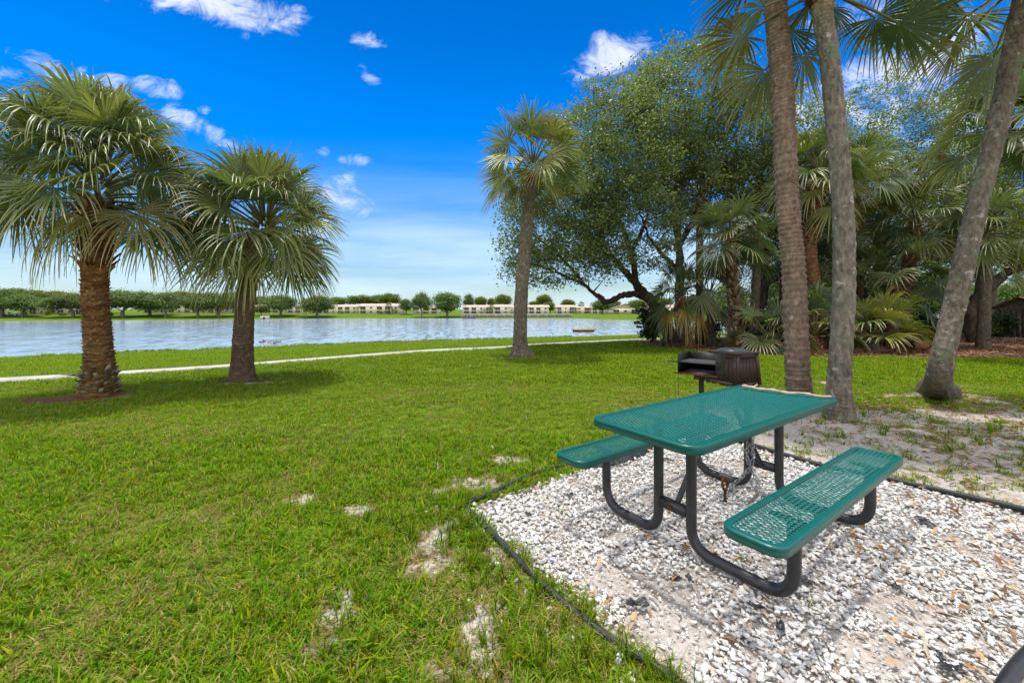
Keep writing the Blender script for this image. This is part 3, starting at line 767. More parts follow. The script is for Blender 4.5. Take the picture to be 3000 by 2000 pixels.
# ------------------------------------------------------------------ edging strips, scraps and small litter
def edging(pts, label, r=.02, h=.02, name="edging_strip"):
    P = np.array([(x, y, 0.0) for x, y in pts]); Q = smoothpath(P, 60)
    Q[:, 2] = gz(Q[:, 0], Q[:, 1]) + h + .006 * np.sin(np.linspace(0, 9, 60)) + (fbm(Q[:, 0] * 1.3, Q[:, 1] * 1.3, 5) - .5) * .03
    Q[:, :2] += .006 * np.c_[np.sin(np.linspace(0, 14, 60)), np.cos(np.linspace(0, 11, 60))]
    mb = MB(); mb.tube(Q, r, 10)
    lo = Q.copy(); n = len(Q); lo[:, 2] -= .09; a = Q.copy(); a[:, 2] -= r * .8
    d = np.gradient(Q[:, :2], axis=0); d /= np.linalg.norm(d, axis=1)[:, None]; nn = np.c_[-d[:, 1], d[:, 0], np.zeros(n)] * .003
    V = np.concatenate([a - nn, lo - nn, lo + nn, a + nn]); i = np.arange(n - 1)
    mb.add(V, np.concatenate([np.stack([i, i + 1, i + n + 1, i + n], 1), np.stack([i + 2 * n, i + 2 * n + 1, i + 3 * n + 1, i + 3 * n], 1)]))
    return tag(mb.build(name, M["grey_plastic"], None, True), label, "edging", "black edging strips round the gravel bed")
edging([G(1362, 1491), G(1500, 1632), G(1640, 1760), G(1800, 1885), (.625, 1.514), (1.2, .78)], "black edging strip along the near left side of the gravel, grass tufts over it", .017, .012)
edging([G(1370, 1483), G(1500, 1420), G(1640, 1366), (1.18, 4.0), (1.98, 4.66)], "black edging strip running from the gravel corner behind the left bench", .015, .014)
edging([(2.04, 4.67), G(2144, 1291), G(2400, 1364), G(2590, 1404), G(3000, 1500), (4.6, 1.4)], "long black edging strip between gravel and leaf-littered ground beyond the right bench", .018, .018)
# loose weed barrier flap behind the left bench
def crumple(mb, x, y, z, s, seed, flat=.35, asp=1.0, rz=0.0):
    n = 9; r = np.random.default_rng(seed)
    u, v = np.meshgrid(np.linspace(-1, 1, n), np.linspace(-1, 1, n))
    rad = 1 + .4 * (vnoise(u * 1.5 + seed, v * 1.5, seed) - .5)
    X = u * s * rad; Y = v * s * .55 * asp * rad
    Z = s * flat * (2.0 * vnoise(u * 2 + 9, v * 2 + seed, seed + 3) - .6) * (1 - .4 * (u * u + v * v) / 2)
    ca, sa = math.cos(rz), math.sin(rz)
    V = np.stack([x + X * ca - Y * sa, y + X * sa + Y * ca, z + np.maximum(Z, -.004)], -1).reshape(-1, 3)
    i = (np.arange(n - 1)[:, None] * n + np.arange(n - 1)[None]).reshape(-1)
    mb.add(V, np.stack([i, i + 1, i + n + 1, i + n], 1))
mb = MB()
A = np.array([*G(1690, 1370), 0]); B = np.array([1.5, 4.2, 0]); t = np.linspace(0, 1, 24)[:, None]; c = A * (1 - t) + B * t
nn = np.array([.6, -.8, 0]) * .16 * np.sin(np.pi * np.clip(t * 1.1, 0, 1)) ** .5
V = np.concatenate([c + [0, 0, .05] + 0 * t, c + nn * .5 + [0, 0, .045] + np.c_[0 * t, 0 * t, .012 * np.sin(t * 30)], c + nn + [0, 0, .012]])
i = np.arange(23); mb.add(V, np.concatenate([np.stack([i, i + 1, i + 25, i + 24], 1), np.stack([i + 24, i + 25, i + 49, i + 48], 1)]))
tag(mb.build("weed_barrier", M["scrap"], None, True), "loose flap of black weed barrier lying along the edging under the left bench", "weed barrier")
SCR = [(1865, 1761, .05, "black fabric scrap in gravel, largest one left of the near bench leg"),
       (1874, 1514, .035, "black fabric scrap against the left bend of the near table leg"),
       (1758, 1425, .045, "black fabric scrap at the foot of the left bench leg"),
       (1671, 1446, .035, "thin black fabric scrap on gravel between corner edging and left bench leg"),
       (1546, 1502, .03, "grey black fabric scrap nearest the left corner of the gravel"),
       (1981, 1690, .032, "left of two small black scraps in front of the near frame tube"),
       (2020, 1690, .03, "right of two small black scraps in front of the near frame tube"),
       (2213, 1770, .035, "black scrap on gravel just left of the near bench foot"),
       (2287, 1830, .035, "upright black scrap in gravel below the near bench foot"),
       (2352, 1697, .05, "black fabric strip beside the near foot of the right bench"),
       (2620, 1712, .03, "small black twist of fabric on the sandy patch right of the bench"),
       (2715, 1525, .05, "black fabric scrap on gravel between right bench and far edging"),
       (2790, 1950, .045, "biggest black scrap at the bottom right among brown leaves"),
       (2755, 1915, .025, "little black scrap above left of the biggest one at the bottom right"),
       (1955, 1345, .05, "black scrap on gravel under the middle of the table")]
for k, (px, py, s, lb) in enumerate(SCR):
    mb = MB(); x, y = G(px, py, .02); crumple(mb, x, y, .012, s, 300 + k, .4, .8, k * 1.3)
    tag(mb.build("fabric_scrap", M["scrap"]), lb, "fabric scrap", "scraps of black weed fabric in the gravel")
mb = MB(); x, y = G(1618, 1644, .015); crumple(mb, x, y, .016, .013, 5, .5, .8); tag(mb.build("plastic_bit", M["blue_plastic"]), "tiny bright blue plastic bit on gravel near the front edging", "litter")
x, y = G(2400, 1593, .015); mb = MB(); mb.tube([(x - .018, y + .008, .014), (x + .018, y - .008, .018)], .008, 8); tag(mb.build("cigarette_butt", M["vcol"]), "short tan tube of litter on gravel right of the near bench end", "litter")
# dark tube poking in at the bottom right corner
P = [np.array([*G(3140, 1800, .1), .1]), np.array([*G(2985, 1950, .1), .1]), np.array([*G(2900, 2080, .06), .04]), np.array([*G(2880, 2110, .02), -.02])]
mb = MB(); mb.tube(smoothpath(P, 30), .024, 14); tag(mb.build("metal_tube", M["black_metal"], None, True), "dark metal tube crossing the bottom right corner of the gravel", "tube")

# ------------------------------------------------------------------ grill and bin
def build_grill():
    x, y = (2055 - 1500) / F * 4.95, 4.95
    root = empty("park_grill", (x, y, 0), R_(-42), "black steel pedestal charcoal grill with a grate, on the grass beyond the table", "grill")
    mb = MB(); mb.tube([(0, 0, -.1), (0, 0, .56)], .03, 14); mb.build("post", M["grill"], root, True)
    mb = MB(); mb.box((0, 0, .575), (.1, .1, .07)); mb.build("collar", M["grill"], root)
    mb = MB(); mb.box((-.035, -.054, .57), (.07, .006, .055)); mb.build("name_plate", M["rust"], root)
    t = .006; w, dp, h, z0 = .42, .38, .22, .63
    mb = MB(); mb.box((0, 0, z0), (w, dp, t)); 
    mb.box((0, dp / 2 + t / 2, z0 + h / 2), (w, t, h))
    for s in (-1, 1):
        c = s * (w / 2 + t / 2)
        mb.box((c, 0, z0 + h / 2 + .002), (t, dp + .012, h))
    mb.build("firebox", M["grill"], root)
    mb = MB(); mb.box((-.02, -dp / 2 - .0, z0 - .012), (.5, .02, .014)); mb.build("ash_lip", M["rust"], root)
    mb = MB(); zg = z0 + .13
    for k in range(15):
        yy = -dp / 2 + .02 + k * .026; mb.tube([(-w / 2 - .02, yy, zg), (w / 2 - .01, yy, zg)], .005, 6)
    mb.box((-.2, 0, zg - .006), (.02, dp - .02, .006)); mb.box((.2, 0, zg - .006), (.02, dp - .02, .006))
    mb.box((-.03, -dp / 2 - .03, zg), (w + .12, .035, .008))
    for s in (-.26, ): mb.tube([(s, -dp / 2 - .03, zg), (s - .06, -dp / 2 - .05, zg)], .007, 6)
    mb.build("grate", M["grill"], root, True)
    for k in range(4):
        mb = MB(); mb.tube([(w / 2 - .01, -.13 + k * .08, z0 + .145), (w / 2 + .03, -.13 + k * .08, z0 + .145)], .007, 6); mb.build("notch_pin", M["grill"], root)
    mb = MB(); mb.tube(smoothpath([(-.21, -.19, z0), (-.2, -.21, z0 - .25), (-.17, -.2, .05)], 16), .0022, 5); mb.build("hanging_wire", M["rust"], root)
build_grill()
def build_bin():
    x, y = G(2150, 1128)
    y += .12; x += .05
    root = empty("trash_bin", (x, y, 0), R_(24), "brown slatted square trash receptacle with dark lid beside the grill", "trash bin")
    h, wb, wt = .585, .325, .285
    for k in range(4):
        a = k * math.pi / 2
        mb = MB()
        Rm = np.array([[math.cos(a), math.sin(a), 0], [-math.sin(a), math.cos(a), 0], [0, 0, 1]])
        def slab(x0, x1, z0, z1, out, th=.02):
            f = lambda z: wb + (wt - wb) * z / h
            V = np.array([(xx * (f(zz) / wb), -(f(zz)) - o, zz) for o in (out, out - th) for xx, zz in ((x0, z0), (x1, z0), (x1, z1), (x0, z1))])
            mb.add(V @ Rm, [[0, 1, 2, 3], [7, 6, 5, 4], [0, 4, 5, 1], [1, 5, 6, 2], [2, 6, 7, 3], [3, 7, 4, 0]])
        n = 5; pw = (2 * wb - .16) / n
        for i in range(n): slab(-wb + .08 + i * pw + .004, -wb + .08 + (i + 1) * pw - .004, .06, h - .06, 0)
        slab(-wb, -wb + .08, .02, h, .012, .03); slab(wb - .08, wb - .002, .02, h, .012, .03)
        slab(-wb + .081, wb - .081, .02, .075, .01, .03); slab(-wb + .081, wb - .081, h - .075, h, .01, .03)
        mb.build("side_panel", M["bin"], root)
    mb = MB(); mb.box((0, 0, h / 2), (wb * 1.72, wb * 1.72, h - .06), 0, None, wt / wb); mb.build("liner", M["bin_dark"], root)
    mb = MB(); mb.prism(rounded(2 * wt + .06, 2 * wt + .06, .02, 4), h + .001, h + .03); mb.build("top_frame", M["bin"], root)
    mb = MB(); th = np.linspace(0, 2 * np.pi, 33)[:-1]
    prof = [(.27, .0), (.27, .022), (.255, .034), (.2, .05), (.19, .046), (.1, .056), (.0001, .058)]
    V = np.array([[(r * math.cos(t), r * math.sin(t), h + .0305 + z) for t in th] for r, z in prof]); n = 32
    i = np.arange(len(prof) - 1)[:, None] * n; j = np.arange(n)[None]; j2 = (j + 1) % n
    mb.add(V.reshape(-1, 3), np.stack([i + j, i + j2, i + n + j2, i + n + j], -1).reshape(-1, 4)); mb.build("lid", M["lid"], root, True)
build_bin()

# ------------------------------------------------------------------ palms
def frond(mb, base, az, el, Lp, R, droop, nseg, r, col, tip, fold=.28, spread=112, tipd=.5, K=7, petc=(.16, .15, .05), wid=1.0):
    ce, se = math.cos(el), math.sin(el)
    d0 = np.array([ce * math.cos(az), ce * math.sin(az), se])
    g = np.array([0, 0, -1.0])
    t = np.linspace(0, 1, 7)[:, None]
    sag = .16 * Lp * ce
    P = base + d0 * Lp * t + g * sag * t ** 2
    mb.tube(P, np.linspace(.022, .012, 7) * (.7 + .3 * R / .8), 5, np.array(petc) * r.uniform(.8, 1.2), cap=False)
    d = d0 * Lp + 2 * g * sag; d /= np.linalg.norm(d)
    d = d + g * r.uniform(.0, .55) * (.25 + ce); d /= np.linalg.norm(d)
    s = np.cross(d, [0, 0, 1.0])
    if np.linalg.norm(s) < .15: s = np.array([-math.sin(az), math.cos(az), 0])
    s /= np.linalg.norm(s)
    rl = r.normal(0, .5); n = np.cross(s, d)
    s = s * math.cos(rl) + n * math.sin(rl); n = np.cross(s, d)
    hub = P[-1]
    th = np.linspace(-R_(spread), R_(spread), nseg) + r.normal(0, .015, nseg)
    e = np.cos(th)[:, None] * d + np.sin(th)[:, None] * s + n * (fold * np.abs(np.sin(th)))[:, None]
    e /= np.linalg.norm(e, axis=1)[:, None]
    c = -np.sin(th)[:, None] * d + np.cos(th)[:, None] * s
    Ls = R * (1 - .28 * (th / R_(115)) ** 2) * r.uniform(.88, 1.08, nseg)
    rr = np.array([.03, .22, .42, .6, .75, .88, 1.0])[:K]
    dth = 2 * R_(spread) / nseg
    w = np.minimum(dth * rr[None] * Ls[:, None], dth * .42 * Ls[:, None] * np.clip(1.12 - rr, .06, 1)[None] / .70) * .52 * wid
    dr = droop * r.uniform(.75, 1.25, nseg)
    td = tipd * r.uniform(.3, 1.7, nseg)
    off = dr[:, None] * rr[None] ** 2.2 + td[:, None] * np.maximum(rr - .52, 0)[None] ** 1.5
    sw = r.normal(0, .07, nseg)[:, None] * rr[None] ** 2
    pos = hub + e[:, None] * (Ls[:, None] * rr[None] * (1 - .25 * np.minimum(off, 1.2) * rr[None]))[..., None] + g * (Ls[:, None] * off)[..., None] + c[:, None] * (Ls[:, None] * sw)[..., None]
    ln = pos + c[:, None] * w[..., None]; rn = pos - c[:, None] * w[..., None]; mid = pos - n * (w * .55)[..., None]
    V = np.stack([ln, mid, rn], 2)                       # nseg,K,3,3
    Kn = len(rr)
    q = []
    for k in range(Kn - 1):
        for a in (0, 1): q.append([k * 3 + a, k * 3 + a + 1, k * 3 + a + 4, k * 3 + a + 3])
    Fq = (np.arange(nseg)[:, None, None] * Kn * 3 + np.array(q)[None]).reshape(-1, 4)
    f = (sstep(.5, 1.0, rr)[None] * r.uniform(.2, 1, nseg)[:, None])[..., None]
    C = np.array(col)[None, None] * r.uniform(.8, 1.2, nseg)[:, None, None] * (1 - f) + np.array(tip)[None, None] * f
    C = np.repeat(C[:, :, None], 3, 2)
    mb.add(V.reshape(-1, 3), Fq, C.reshape(-1, 3))
def boot(mb, base, az, el, ln, w, th, c):
    d = np.array([math.cos(el) * math.cos(az), math.cos(el) * math.sin(az), math.sin(el)]); s = np.array([-math.sin(az), math.cos(az), 0]); n = np.cross(d, s)
    V = []
    for k, (t, ww, tt) in enumerate(((-.15, 1, 1), (.45, .62, .7), (1, .5, .4))):
        p = base + d * ln * t
        V += [p - s * w * ww / 2 - n * th * tt / 2, p + s * w * ww / 2 - n * th * tt / 2, p + s * w * ww / 2 + n * th * tt / 2, p - s * w * ww / 2 + n * th * tt / 2]
    q = [[a + b, a + (b + 1) % 4, a + 4 + (b + 1) % 4, a + 4 + b] for a in (0, 4) for b in range(4)] + [[8, 9, 10, 11], [3, 2, 1, 0]]
    mb.add(V, q, np.array(c))
def trunk_disp(ring, amp, fis, seed, step=0.0, roots=0.0):
    def f(rr, th):
        K = rr.shape[0]; z = np.arange(K)[:, None] / ring
        T = th[None] * 1.0
        w = np.cos(T + seed) * .6 + np.cos(2 * T + 2 * seed) * .3
        ph = z + .25 * w + .35 * np.interp(np.arange(K), np.arange(0, K, 5), np.random.default_rng(seed).uniform(-1, 1, len(np.arange(0, K, 5))))[:, None]
        a = amp * ((ph % 1.0) if step else np.sin(2 * np.pi * ph))
        n1 = fbm(np.cos(T) * 3 + 10 + 0 * z, np.sin(T) * 3 + z * 1.2, seed) - .5
        n2 = vnoise(T * 9 + 0 * z, np.arange(K)[:, None] * .9 + 0 * T, seed + 4) - .5
        return rr * (1 + .16 * n1 + np.reshape(roots, (-1, 1)) * (np.abs(np.sin(T * 4.5 + seed + .6 * np.sin(T * 3))) - .6)) + a + fis * n2
    return f
GREEN = [(.16, .205, .075), (.19, .225, .075), (.13, .185, .085), (.23, .25, .08)]
TIPS = [(.3, .29, .12), (.45, .38, .2), (.2, .23, .09)]
def palm(name, label, trunk_pts, trunk_r, apex_boots, fr, seed, style, cat="palm tree", group=None, loc=None, smooth_rings=True, dead=None, crown_dir=None, skirt=0, cut_stub=False):
    """trunk_pts world polyline from the ground to the crown base; fr = dict of frond settings"""
    r = np.random.default_rng(seed)
    tp = np.array(trunk_pts, float); base = tp[0].copy()
    root = empty(name, base, 0, label, cat, group)
    tp = tp - base
    H_ = np.linalg.norm(np.diff(tp, axis=0), axis=1).sum()
    nK = max(24, int(H_ / style["dz"])); n = style["n"]
    P = smoothpath(tp, nK)
    P[0, 2] -= .12
    tt = np.linspace(0, 1, nK)
    rad = np.interp(tt, np.linspace(0, 1, len(trunk_r)), trunk_r)
    rad = rad + style.get("flare", 0) * np.exp(-np.maximum(P[:, 2], 0) / style.get("flare_h", .18))
    C = np.array([np.interp(tt, [k[0] for k in style["col"]], [k[1][i] for k in style["col"]]) for i in range(3)]).T * .5
    mb = MB(); mb.tube(P, rad, n, C, True, trunk_disp(style["ring"], style["amp"], style["fis"], seed, style.get("step", 0), style.get("roots", 0) * np.exp(-np.maximum(P[:, 2], 0) / .16)))
    trunk = mb.build("trunk", M[style["mat"]], root, style.get("smooth", True))
    # leaf-base stubs
    if apex_boots:
        mb = MB()
        for t0, t1, cnt, ln, w, el, cset in apex_boots:
            for k in range(cnt):
                t = t0 + (t1 - t0) * (k + r.uniform()) / cnt; i = min(int(t * (nK - 1)), nK - 1)
                az = k * 2.39996 + r.normal(0, .12); rd = rad[i]
                b = P[i] + np.array([math.cos(az), math.sin(az), 0]) * rd * .93
                boot(mb, b, az + r.normal(0, .15), el + r.normal(0, .16), ln * r.uniform(.7, 1.3), w * r.uniform(.8, 1.25), .028, np.array(cset[r.integers(len(cset))]) * r.uniform(.6, 1.25))
        mb.build("leaf_bases", M["boot"], root)
    apex = P[-1]; td = P[-1] - P[-4]; td /= np.linalg.norm(td)
    mb = MB(); nf = fr["n"]
    for k in range(nf):
        u = (k + .5) / nf
        el = R_(np.interp(u, [0, .2, .5, .8, 1], fr.get("el", [82, 62, 30, -2, -38]))) + r.normal(0, .1)
        az = k * 2.39996 + r.normal(0, .2) + fr.get("az0", 0)
        hh = fr.get("spread_h", .3) * (1 - u)
        b = apex + td * (hh - .05) * 1.0 + np.array([math.cos(az), math.sin(az), 0]) * (.05 + .06 * u)
        if fr.get("skip") and fr["skip"](az % 6.283, el): continue
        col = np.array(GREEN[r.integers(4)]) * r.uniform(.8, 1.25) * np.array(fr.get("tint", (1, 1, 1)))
        tip = np.array(TIPS[r.integers(3)])
        if u > .8 and r.uniform() < fr.get("yellow", .3): col = np.array([.17, .16, .04]); tip = np.array([.4, .3, .13])
        sc = r.uniform(.88, 1.1)
        frond(mb, b, az, el, fr["Lp"] * sc * np.interp(u, [0, .15, 1], [.75, 1, .85]), fr["R"] * sc, fr.get("droop", .3) * r.uniform(.6, 1.5), fr.get("seg", 40), r, col, tip, tipd=fr.get("tipd", .55), fold=r.uniform(.1, .4), petc=fr.get("petc", (.16, .15, .05)), wid=fr.get("wid", 1.0))
    mb.build("crown", M["palm_leaf"], root)
    if dead:
        mb = MB()
        for k, (az, el) in enumerate(dead["dirs"]):
            frond(mb, apex - np.array([0, 0, .08]), az, el, dead["Lp"], dead["R"], dead.get("droop", .5), 30, r, np.array(dead["col"]) * r.uniform(.8, 1.15), np.array(dead["tip"]), tipd=.8, fold=.1, spread=dead.get("spread", 95), petc=dead["tip"])
        tag(mb.build("dead_frond", M["palm_leaf"], root), dead["label"])
    return root
BOOTC = [(.26, .13, .06), (.18, .085, .04), (.34, .2, .1), (.12, .06, .035)]
GREYB = [(.25, .2, .15), (.17, .13, .1), (.32, .27, .2), (.1, .075, .055)]
ST_BOOT = dict(mat="bark_boot", n=64, dz=.011, ring=3.4, amp=.016, fis=.018, step=1, flare=.07, smooth=False, col=[(0, (.75, .85, .6)), (.14, (.8, 1.0, .6)), (.3, (.85, .95, .75)), (.5, (1.0, .95, .9)), (.8, (1.25, 1.05, .95)), (1, (1.1, .9, .8))])
ST_BROWN = dict(mat="bark_brown", n=56, dz=.014, ring=4.6, amp=.0085, fis=.008, flare=.02, col=[(0, (.8, .8, .8)), (.08, (.85, .85, .85)), (.3, (1, 1, 1)), (1, (1.05, 1, .97))])
ST_GREY = dict(mat="bark_grey", n=56, dz=.016, ring=5.5, amp=.003, fis=.012, flare=.04, col=[(0, (.8, .85, .78)), (.1, (.95, .95, .92)), (.8, (1, 1, .97)), (.95, (1.1, .95, .7)), (1, (1.0, .8, .6))])
ST_FAR = dict(mat="bark_grey", n=20, dz=.05, ring=3.0, amp=.006, fis=.014, flare=.05, col=[(0, (.6, .55, .5)), (1, (.75, .68, .6))])
ST_FARB = dict(mat="bark_boot", n=20, dz=.05, ring=3.0, amp=.012, fis=.016, flare=.03, smooth=False, col=[(0, (.7, .7, .7)), (1, (1, 1, 1))])
def on(px, py, d): return D(px, py, d)
# the two palms on the left and the one by the lake path
d1 = 6.65
p0 = np.array([*G(288, 1154), 0])
palm("sabal_palm", "stout palm with shaggy brown bark at the left, hanging yellow dead frond in front", [p0, on(292, 1080, d1), on(285, 960, d1), on(278, 860, d1), on(285, 700, d1), on(290, 600, d1)], [.19, .178, .165, .152, .158, .2, .2],
     [(.02, .2, 70, .10, .07, .7, GREYB), (.2, .68, 330, .045, .05, .5, BOOTC), (.68, 1.0, 130, .17, .10, .85, BOOTC)],
     dict(n=64, Lp=.9, R=.95, droop=.1, tipd=.75, seg=46, spread_h=.75, yellow=.3, el=[84, 64, 40, 16, -14]), 11, ST_BOOT,
     dead=dict(dirs=[(R_(-95), R_(-12)), (R_(-140), R_(-25))], Lp=.42, R=.72, col=(.3, .28, .06), tip=(.5, .4, .24), droop=.75, label="yellowing dead frond hanging over the trunk"))
d2 = 7.92
p0 = np.array([*G(710, 1113), 0])
palm("sabal_palm", "shorter round-headed palm, second from the left, bare brown trunk in a brown bark ring", [p0, on(712, 1000, d2), on(722, 870, d2), on(742, 760, d2), on(762, 690, d2)], [.2, .18, .165, .155, .15, .17],
     [(.72, 1.0, 60, .14, .085, .8, BOOTC)],
     dict(n=58, Lp=.8, R=.95, droop=.12, tipd=.6, seg=44, spread_h=.5, yellow=.35, el=[84, 60, 30, -4, -40]), 12,
     dict(mat="bark_brown", n=56, dz=.014, ring=3.2, amp=.007, fis=.012, flare=.05, col=[(0, (.5, .46, .42)), (.35, (.62, .56, .5)), (.8, (.75, .66, .55)), (1, (.8, .6, .45))]),
     dead=dict(dirs=[(R_(-80), R_(-40))], Lp=.5, R=.7, col=(.3, .27, .05), tip=(.45, .36, .12), droop=.7, label="drooping yellow frond"))
d3 = 12.1
p0 = np.array([*G(1526, 1042), 0])
palm("sabal_palm", "tall slender grey palm standing alone by the lakeside path, crown against blue sky", [p0, on(1524, 980, d3), on(1528, 850, d3), on(1541, 690, d3), on(1553, 575, d3), on(1558, 505, d3)], [.24, .205, .2, .19, .175, .16, .16],
     [(.9, 1.0, 34, .13, .08, .85, BOOTC)],
     dict(n=34, Lp=.95, R=.95, droop=.1, tipd=.3, seg=42, spread_h=.45, yellow=.3, el=[84, 62, 26, -10, -42], tint=(1.15, 1.05, .8)), 13,
     dict(mat="bark_grey", n=40, dz=.03, ring=4, amp=.003, fis=.01, flare=.22, flare_h=.12, col=[(0, (.6, .55, .5)), (.1, (.8, .76, .72)), (.8, (.85, .8, .74)), (1, (1.0, .8, .6))]))
# three tall trunks at the right
da = 5.66
palm("sabal_palm", "tall palm with brown ring-scarred trunk, nearest behind the table and the bin", [np.array([(2348 - 1500) / F * da, da, 0]), on(2337, 1090, da), on(2325, 800, da), on(2308, 600, da), on(2296, 340, da), on(2285, 170, da), on(2271, 0, da), on(2262, -220, da), on(2256, -420, da), on(2254, -560, da)],
     [.155, .15, .143, .138, .136, .134, .134, .132, .13, .13], [(.95, 1.0, 40, .16, .09, .8, BOOTC)],
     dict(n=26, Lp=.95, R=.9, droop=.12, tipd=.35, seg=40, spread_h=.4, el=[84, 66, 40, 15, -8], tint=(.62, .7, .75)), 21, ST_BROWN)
db = 5.16
palm("sabal_palm", "tall grey palm mottled with lichen, brown leaf bases under its crown, behind the table", [np.array([(2460 - 1500) / F * db, db, 0]), on(2459, 1100, db), on(2472, 850, db), on(2469, 600, db), on(2446, 340, db), on(2430, 170, db), on(2412, 60, db), on(2405, -20, db)],
     [.142, .122, .118, .11, .105, .103, .107, .12], [(.945, 1.0, 80, .17, .09, .85, BOOTC)],
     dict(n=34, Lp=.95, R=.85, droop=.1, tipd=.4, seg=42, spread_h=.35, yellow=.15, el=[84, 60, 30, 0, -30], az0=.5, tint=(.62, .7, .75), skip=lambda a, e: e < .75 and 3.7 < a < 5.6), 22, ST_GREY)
dc = 5.67
palm("sabal_palm", "leaning grey palm trunk with flared roots in pale sand at the right edge", [np.array([*G(2748, 1152), 0]), on(2752, 1090, dc), on(2795, 900, dc), on(2863, 600, dc), on(2929, 340, dc), on(2963, 170, dc), on(2992, 30, dc), on(3008, -60, dc)],
     [.135, .122, .116, .114, .11, .106, .104, .11], [(.95, 1.0, 60, .16, .09, .85, BOOTC)],
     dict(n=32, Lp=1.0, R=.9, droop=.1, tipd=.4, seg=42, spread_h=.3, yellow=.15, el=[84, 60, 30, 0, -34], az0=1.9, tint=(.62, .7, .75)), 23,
     dict(mat="bark_grey", n=56, dz=.016, ring=6, amp=.002, fis=.013, flare=.14, flare_h=.2, roots=.12, col=[(0, (.7, .62, .55)), (.06, (.8, .74, .7)), (.12, (.85, .84, .8)), (.5, (.85, .86, .78)), (1, (.8, .7, .6))]))
# palms inside the grove
GR = "palms in the grove"
def gpalm(label, base_px, apex_px, d, tr, seed, n=24, Lp=.85, R=.85, style=ST_FAR, boots=None, dead=None, mids=(), name="sabal_palm", **kw):
    b = np.array([(base_px[0] - 1500) / F * d, d, float(gz((base_px[0] - 1500) / F * d, d))])
    pts = [b] + [on(mx, my, d) for mx, my in mids] + [on(*apex_px, d)]
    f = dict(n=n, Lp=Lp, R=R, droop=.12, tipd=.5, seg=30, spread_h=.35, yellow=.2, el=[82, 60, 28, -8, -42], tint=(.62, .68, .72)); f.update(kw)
    return palm(name, label, pts, tr, boots, f, seed, style, group=GR, dead=dead)
YD = dict(dirs=[(R_(-100), R_(-30)), (R_(-150), R_(-35)), (R_(-40), R_(-40))], Lp=.7, R=.75, col=(.38, .26, .06), tip=(.42, .28, .1), droop=.6, label="yellow dead frond")
BD = dict(dirs=[(R_(-90), R_(-70)), (R_(-20), R_(-75)), (R_(-150), R_(-72)), (R_(60), R_(-75))], Lp=.5, R=.85, col=(.22, .13, .08), tip=(.3, .2, .13), droop=.3, spread=50, label="hanging brown dead frond")
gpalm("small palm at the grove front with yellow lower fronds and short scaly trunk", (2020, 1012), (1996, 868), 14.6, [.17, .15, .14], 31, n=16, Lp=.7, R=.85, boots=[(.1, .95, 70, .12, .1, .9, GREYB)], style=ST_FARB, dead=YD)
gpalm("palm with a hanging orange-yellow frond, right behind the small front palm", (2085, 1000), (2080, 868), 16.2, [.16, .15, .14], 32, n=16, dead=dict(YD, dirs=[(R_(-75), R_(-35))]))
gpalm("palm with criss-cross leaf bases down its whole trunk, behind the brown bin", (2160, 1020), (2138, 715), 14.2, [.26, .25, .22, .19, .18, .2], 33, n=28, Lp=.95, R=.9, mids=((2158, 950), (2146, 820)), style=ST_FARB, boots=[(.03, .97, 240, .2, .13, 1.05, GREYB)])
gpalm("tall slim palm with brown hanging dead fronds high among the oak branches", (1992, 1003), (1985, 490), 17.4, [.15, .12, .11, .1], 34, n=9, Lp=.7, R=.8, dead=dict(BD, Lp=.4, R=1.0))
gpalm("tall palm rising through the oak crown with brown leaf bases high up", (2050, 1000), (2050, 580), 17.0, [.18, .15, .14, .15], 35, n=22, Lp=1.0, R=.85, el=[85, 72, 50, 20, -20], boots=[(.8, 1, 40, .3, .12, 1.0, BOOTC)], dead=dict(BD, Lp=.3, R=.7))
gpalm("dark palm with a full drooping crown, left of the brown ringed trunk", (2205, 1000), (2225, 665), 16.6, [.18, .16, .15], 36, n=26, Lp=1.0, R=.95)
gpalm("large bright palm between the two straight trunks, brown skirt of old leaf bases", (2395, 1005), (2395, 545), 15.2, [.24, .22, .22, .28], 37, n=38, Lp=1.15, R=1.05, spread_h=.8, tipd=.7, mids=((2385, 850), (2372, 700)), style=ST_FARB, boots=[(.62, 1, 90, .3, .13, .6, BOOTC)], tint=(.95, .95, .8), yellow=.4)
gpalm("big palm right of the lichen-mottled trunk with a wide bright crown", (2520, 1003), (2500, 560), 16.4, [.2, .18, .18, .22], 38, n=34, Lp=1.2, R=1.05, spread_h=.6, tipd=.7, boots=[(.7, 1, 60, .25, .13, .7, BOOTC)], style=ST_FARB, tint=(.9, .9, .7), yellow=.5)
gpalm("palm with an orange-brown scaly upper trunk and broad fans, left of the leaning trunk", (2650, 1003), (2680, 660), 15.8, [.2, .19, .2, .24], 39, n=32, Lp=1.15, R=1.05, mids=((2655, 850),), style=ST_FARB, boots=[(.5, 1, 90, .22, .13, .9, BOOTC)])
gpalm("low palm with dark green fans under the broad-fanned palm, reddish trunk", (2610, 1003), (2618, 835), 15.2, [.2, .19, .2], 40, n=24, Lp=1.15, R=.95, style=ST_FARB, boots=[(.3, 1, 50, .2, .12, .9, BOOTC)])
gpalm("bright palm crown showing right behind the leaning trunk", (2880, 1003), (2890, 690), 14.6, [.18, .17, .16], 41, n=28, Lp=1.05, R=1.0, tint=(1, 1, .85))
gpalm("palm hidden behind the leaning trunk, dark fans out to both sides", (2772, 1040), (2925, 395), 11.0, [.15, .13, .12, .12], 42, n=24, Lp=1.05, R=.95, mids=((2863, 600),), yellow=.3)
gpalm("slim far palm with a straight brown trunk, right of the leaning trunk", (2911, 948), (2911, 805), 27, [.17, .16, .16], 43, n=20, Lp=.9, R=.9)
gpalm("dark palm deep in the grove, between the scaly front palm and the straight trunks", (2290, 1000), (2300, 760), 17.6, [.18, .17, .16], 44, n=24, Lp=1.0, R=.95)
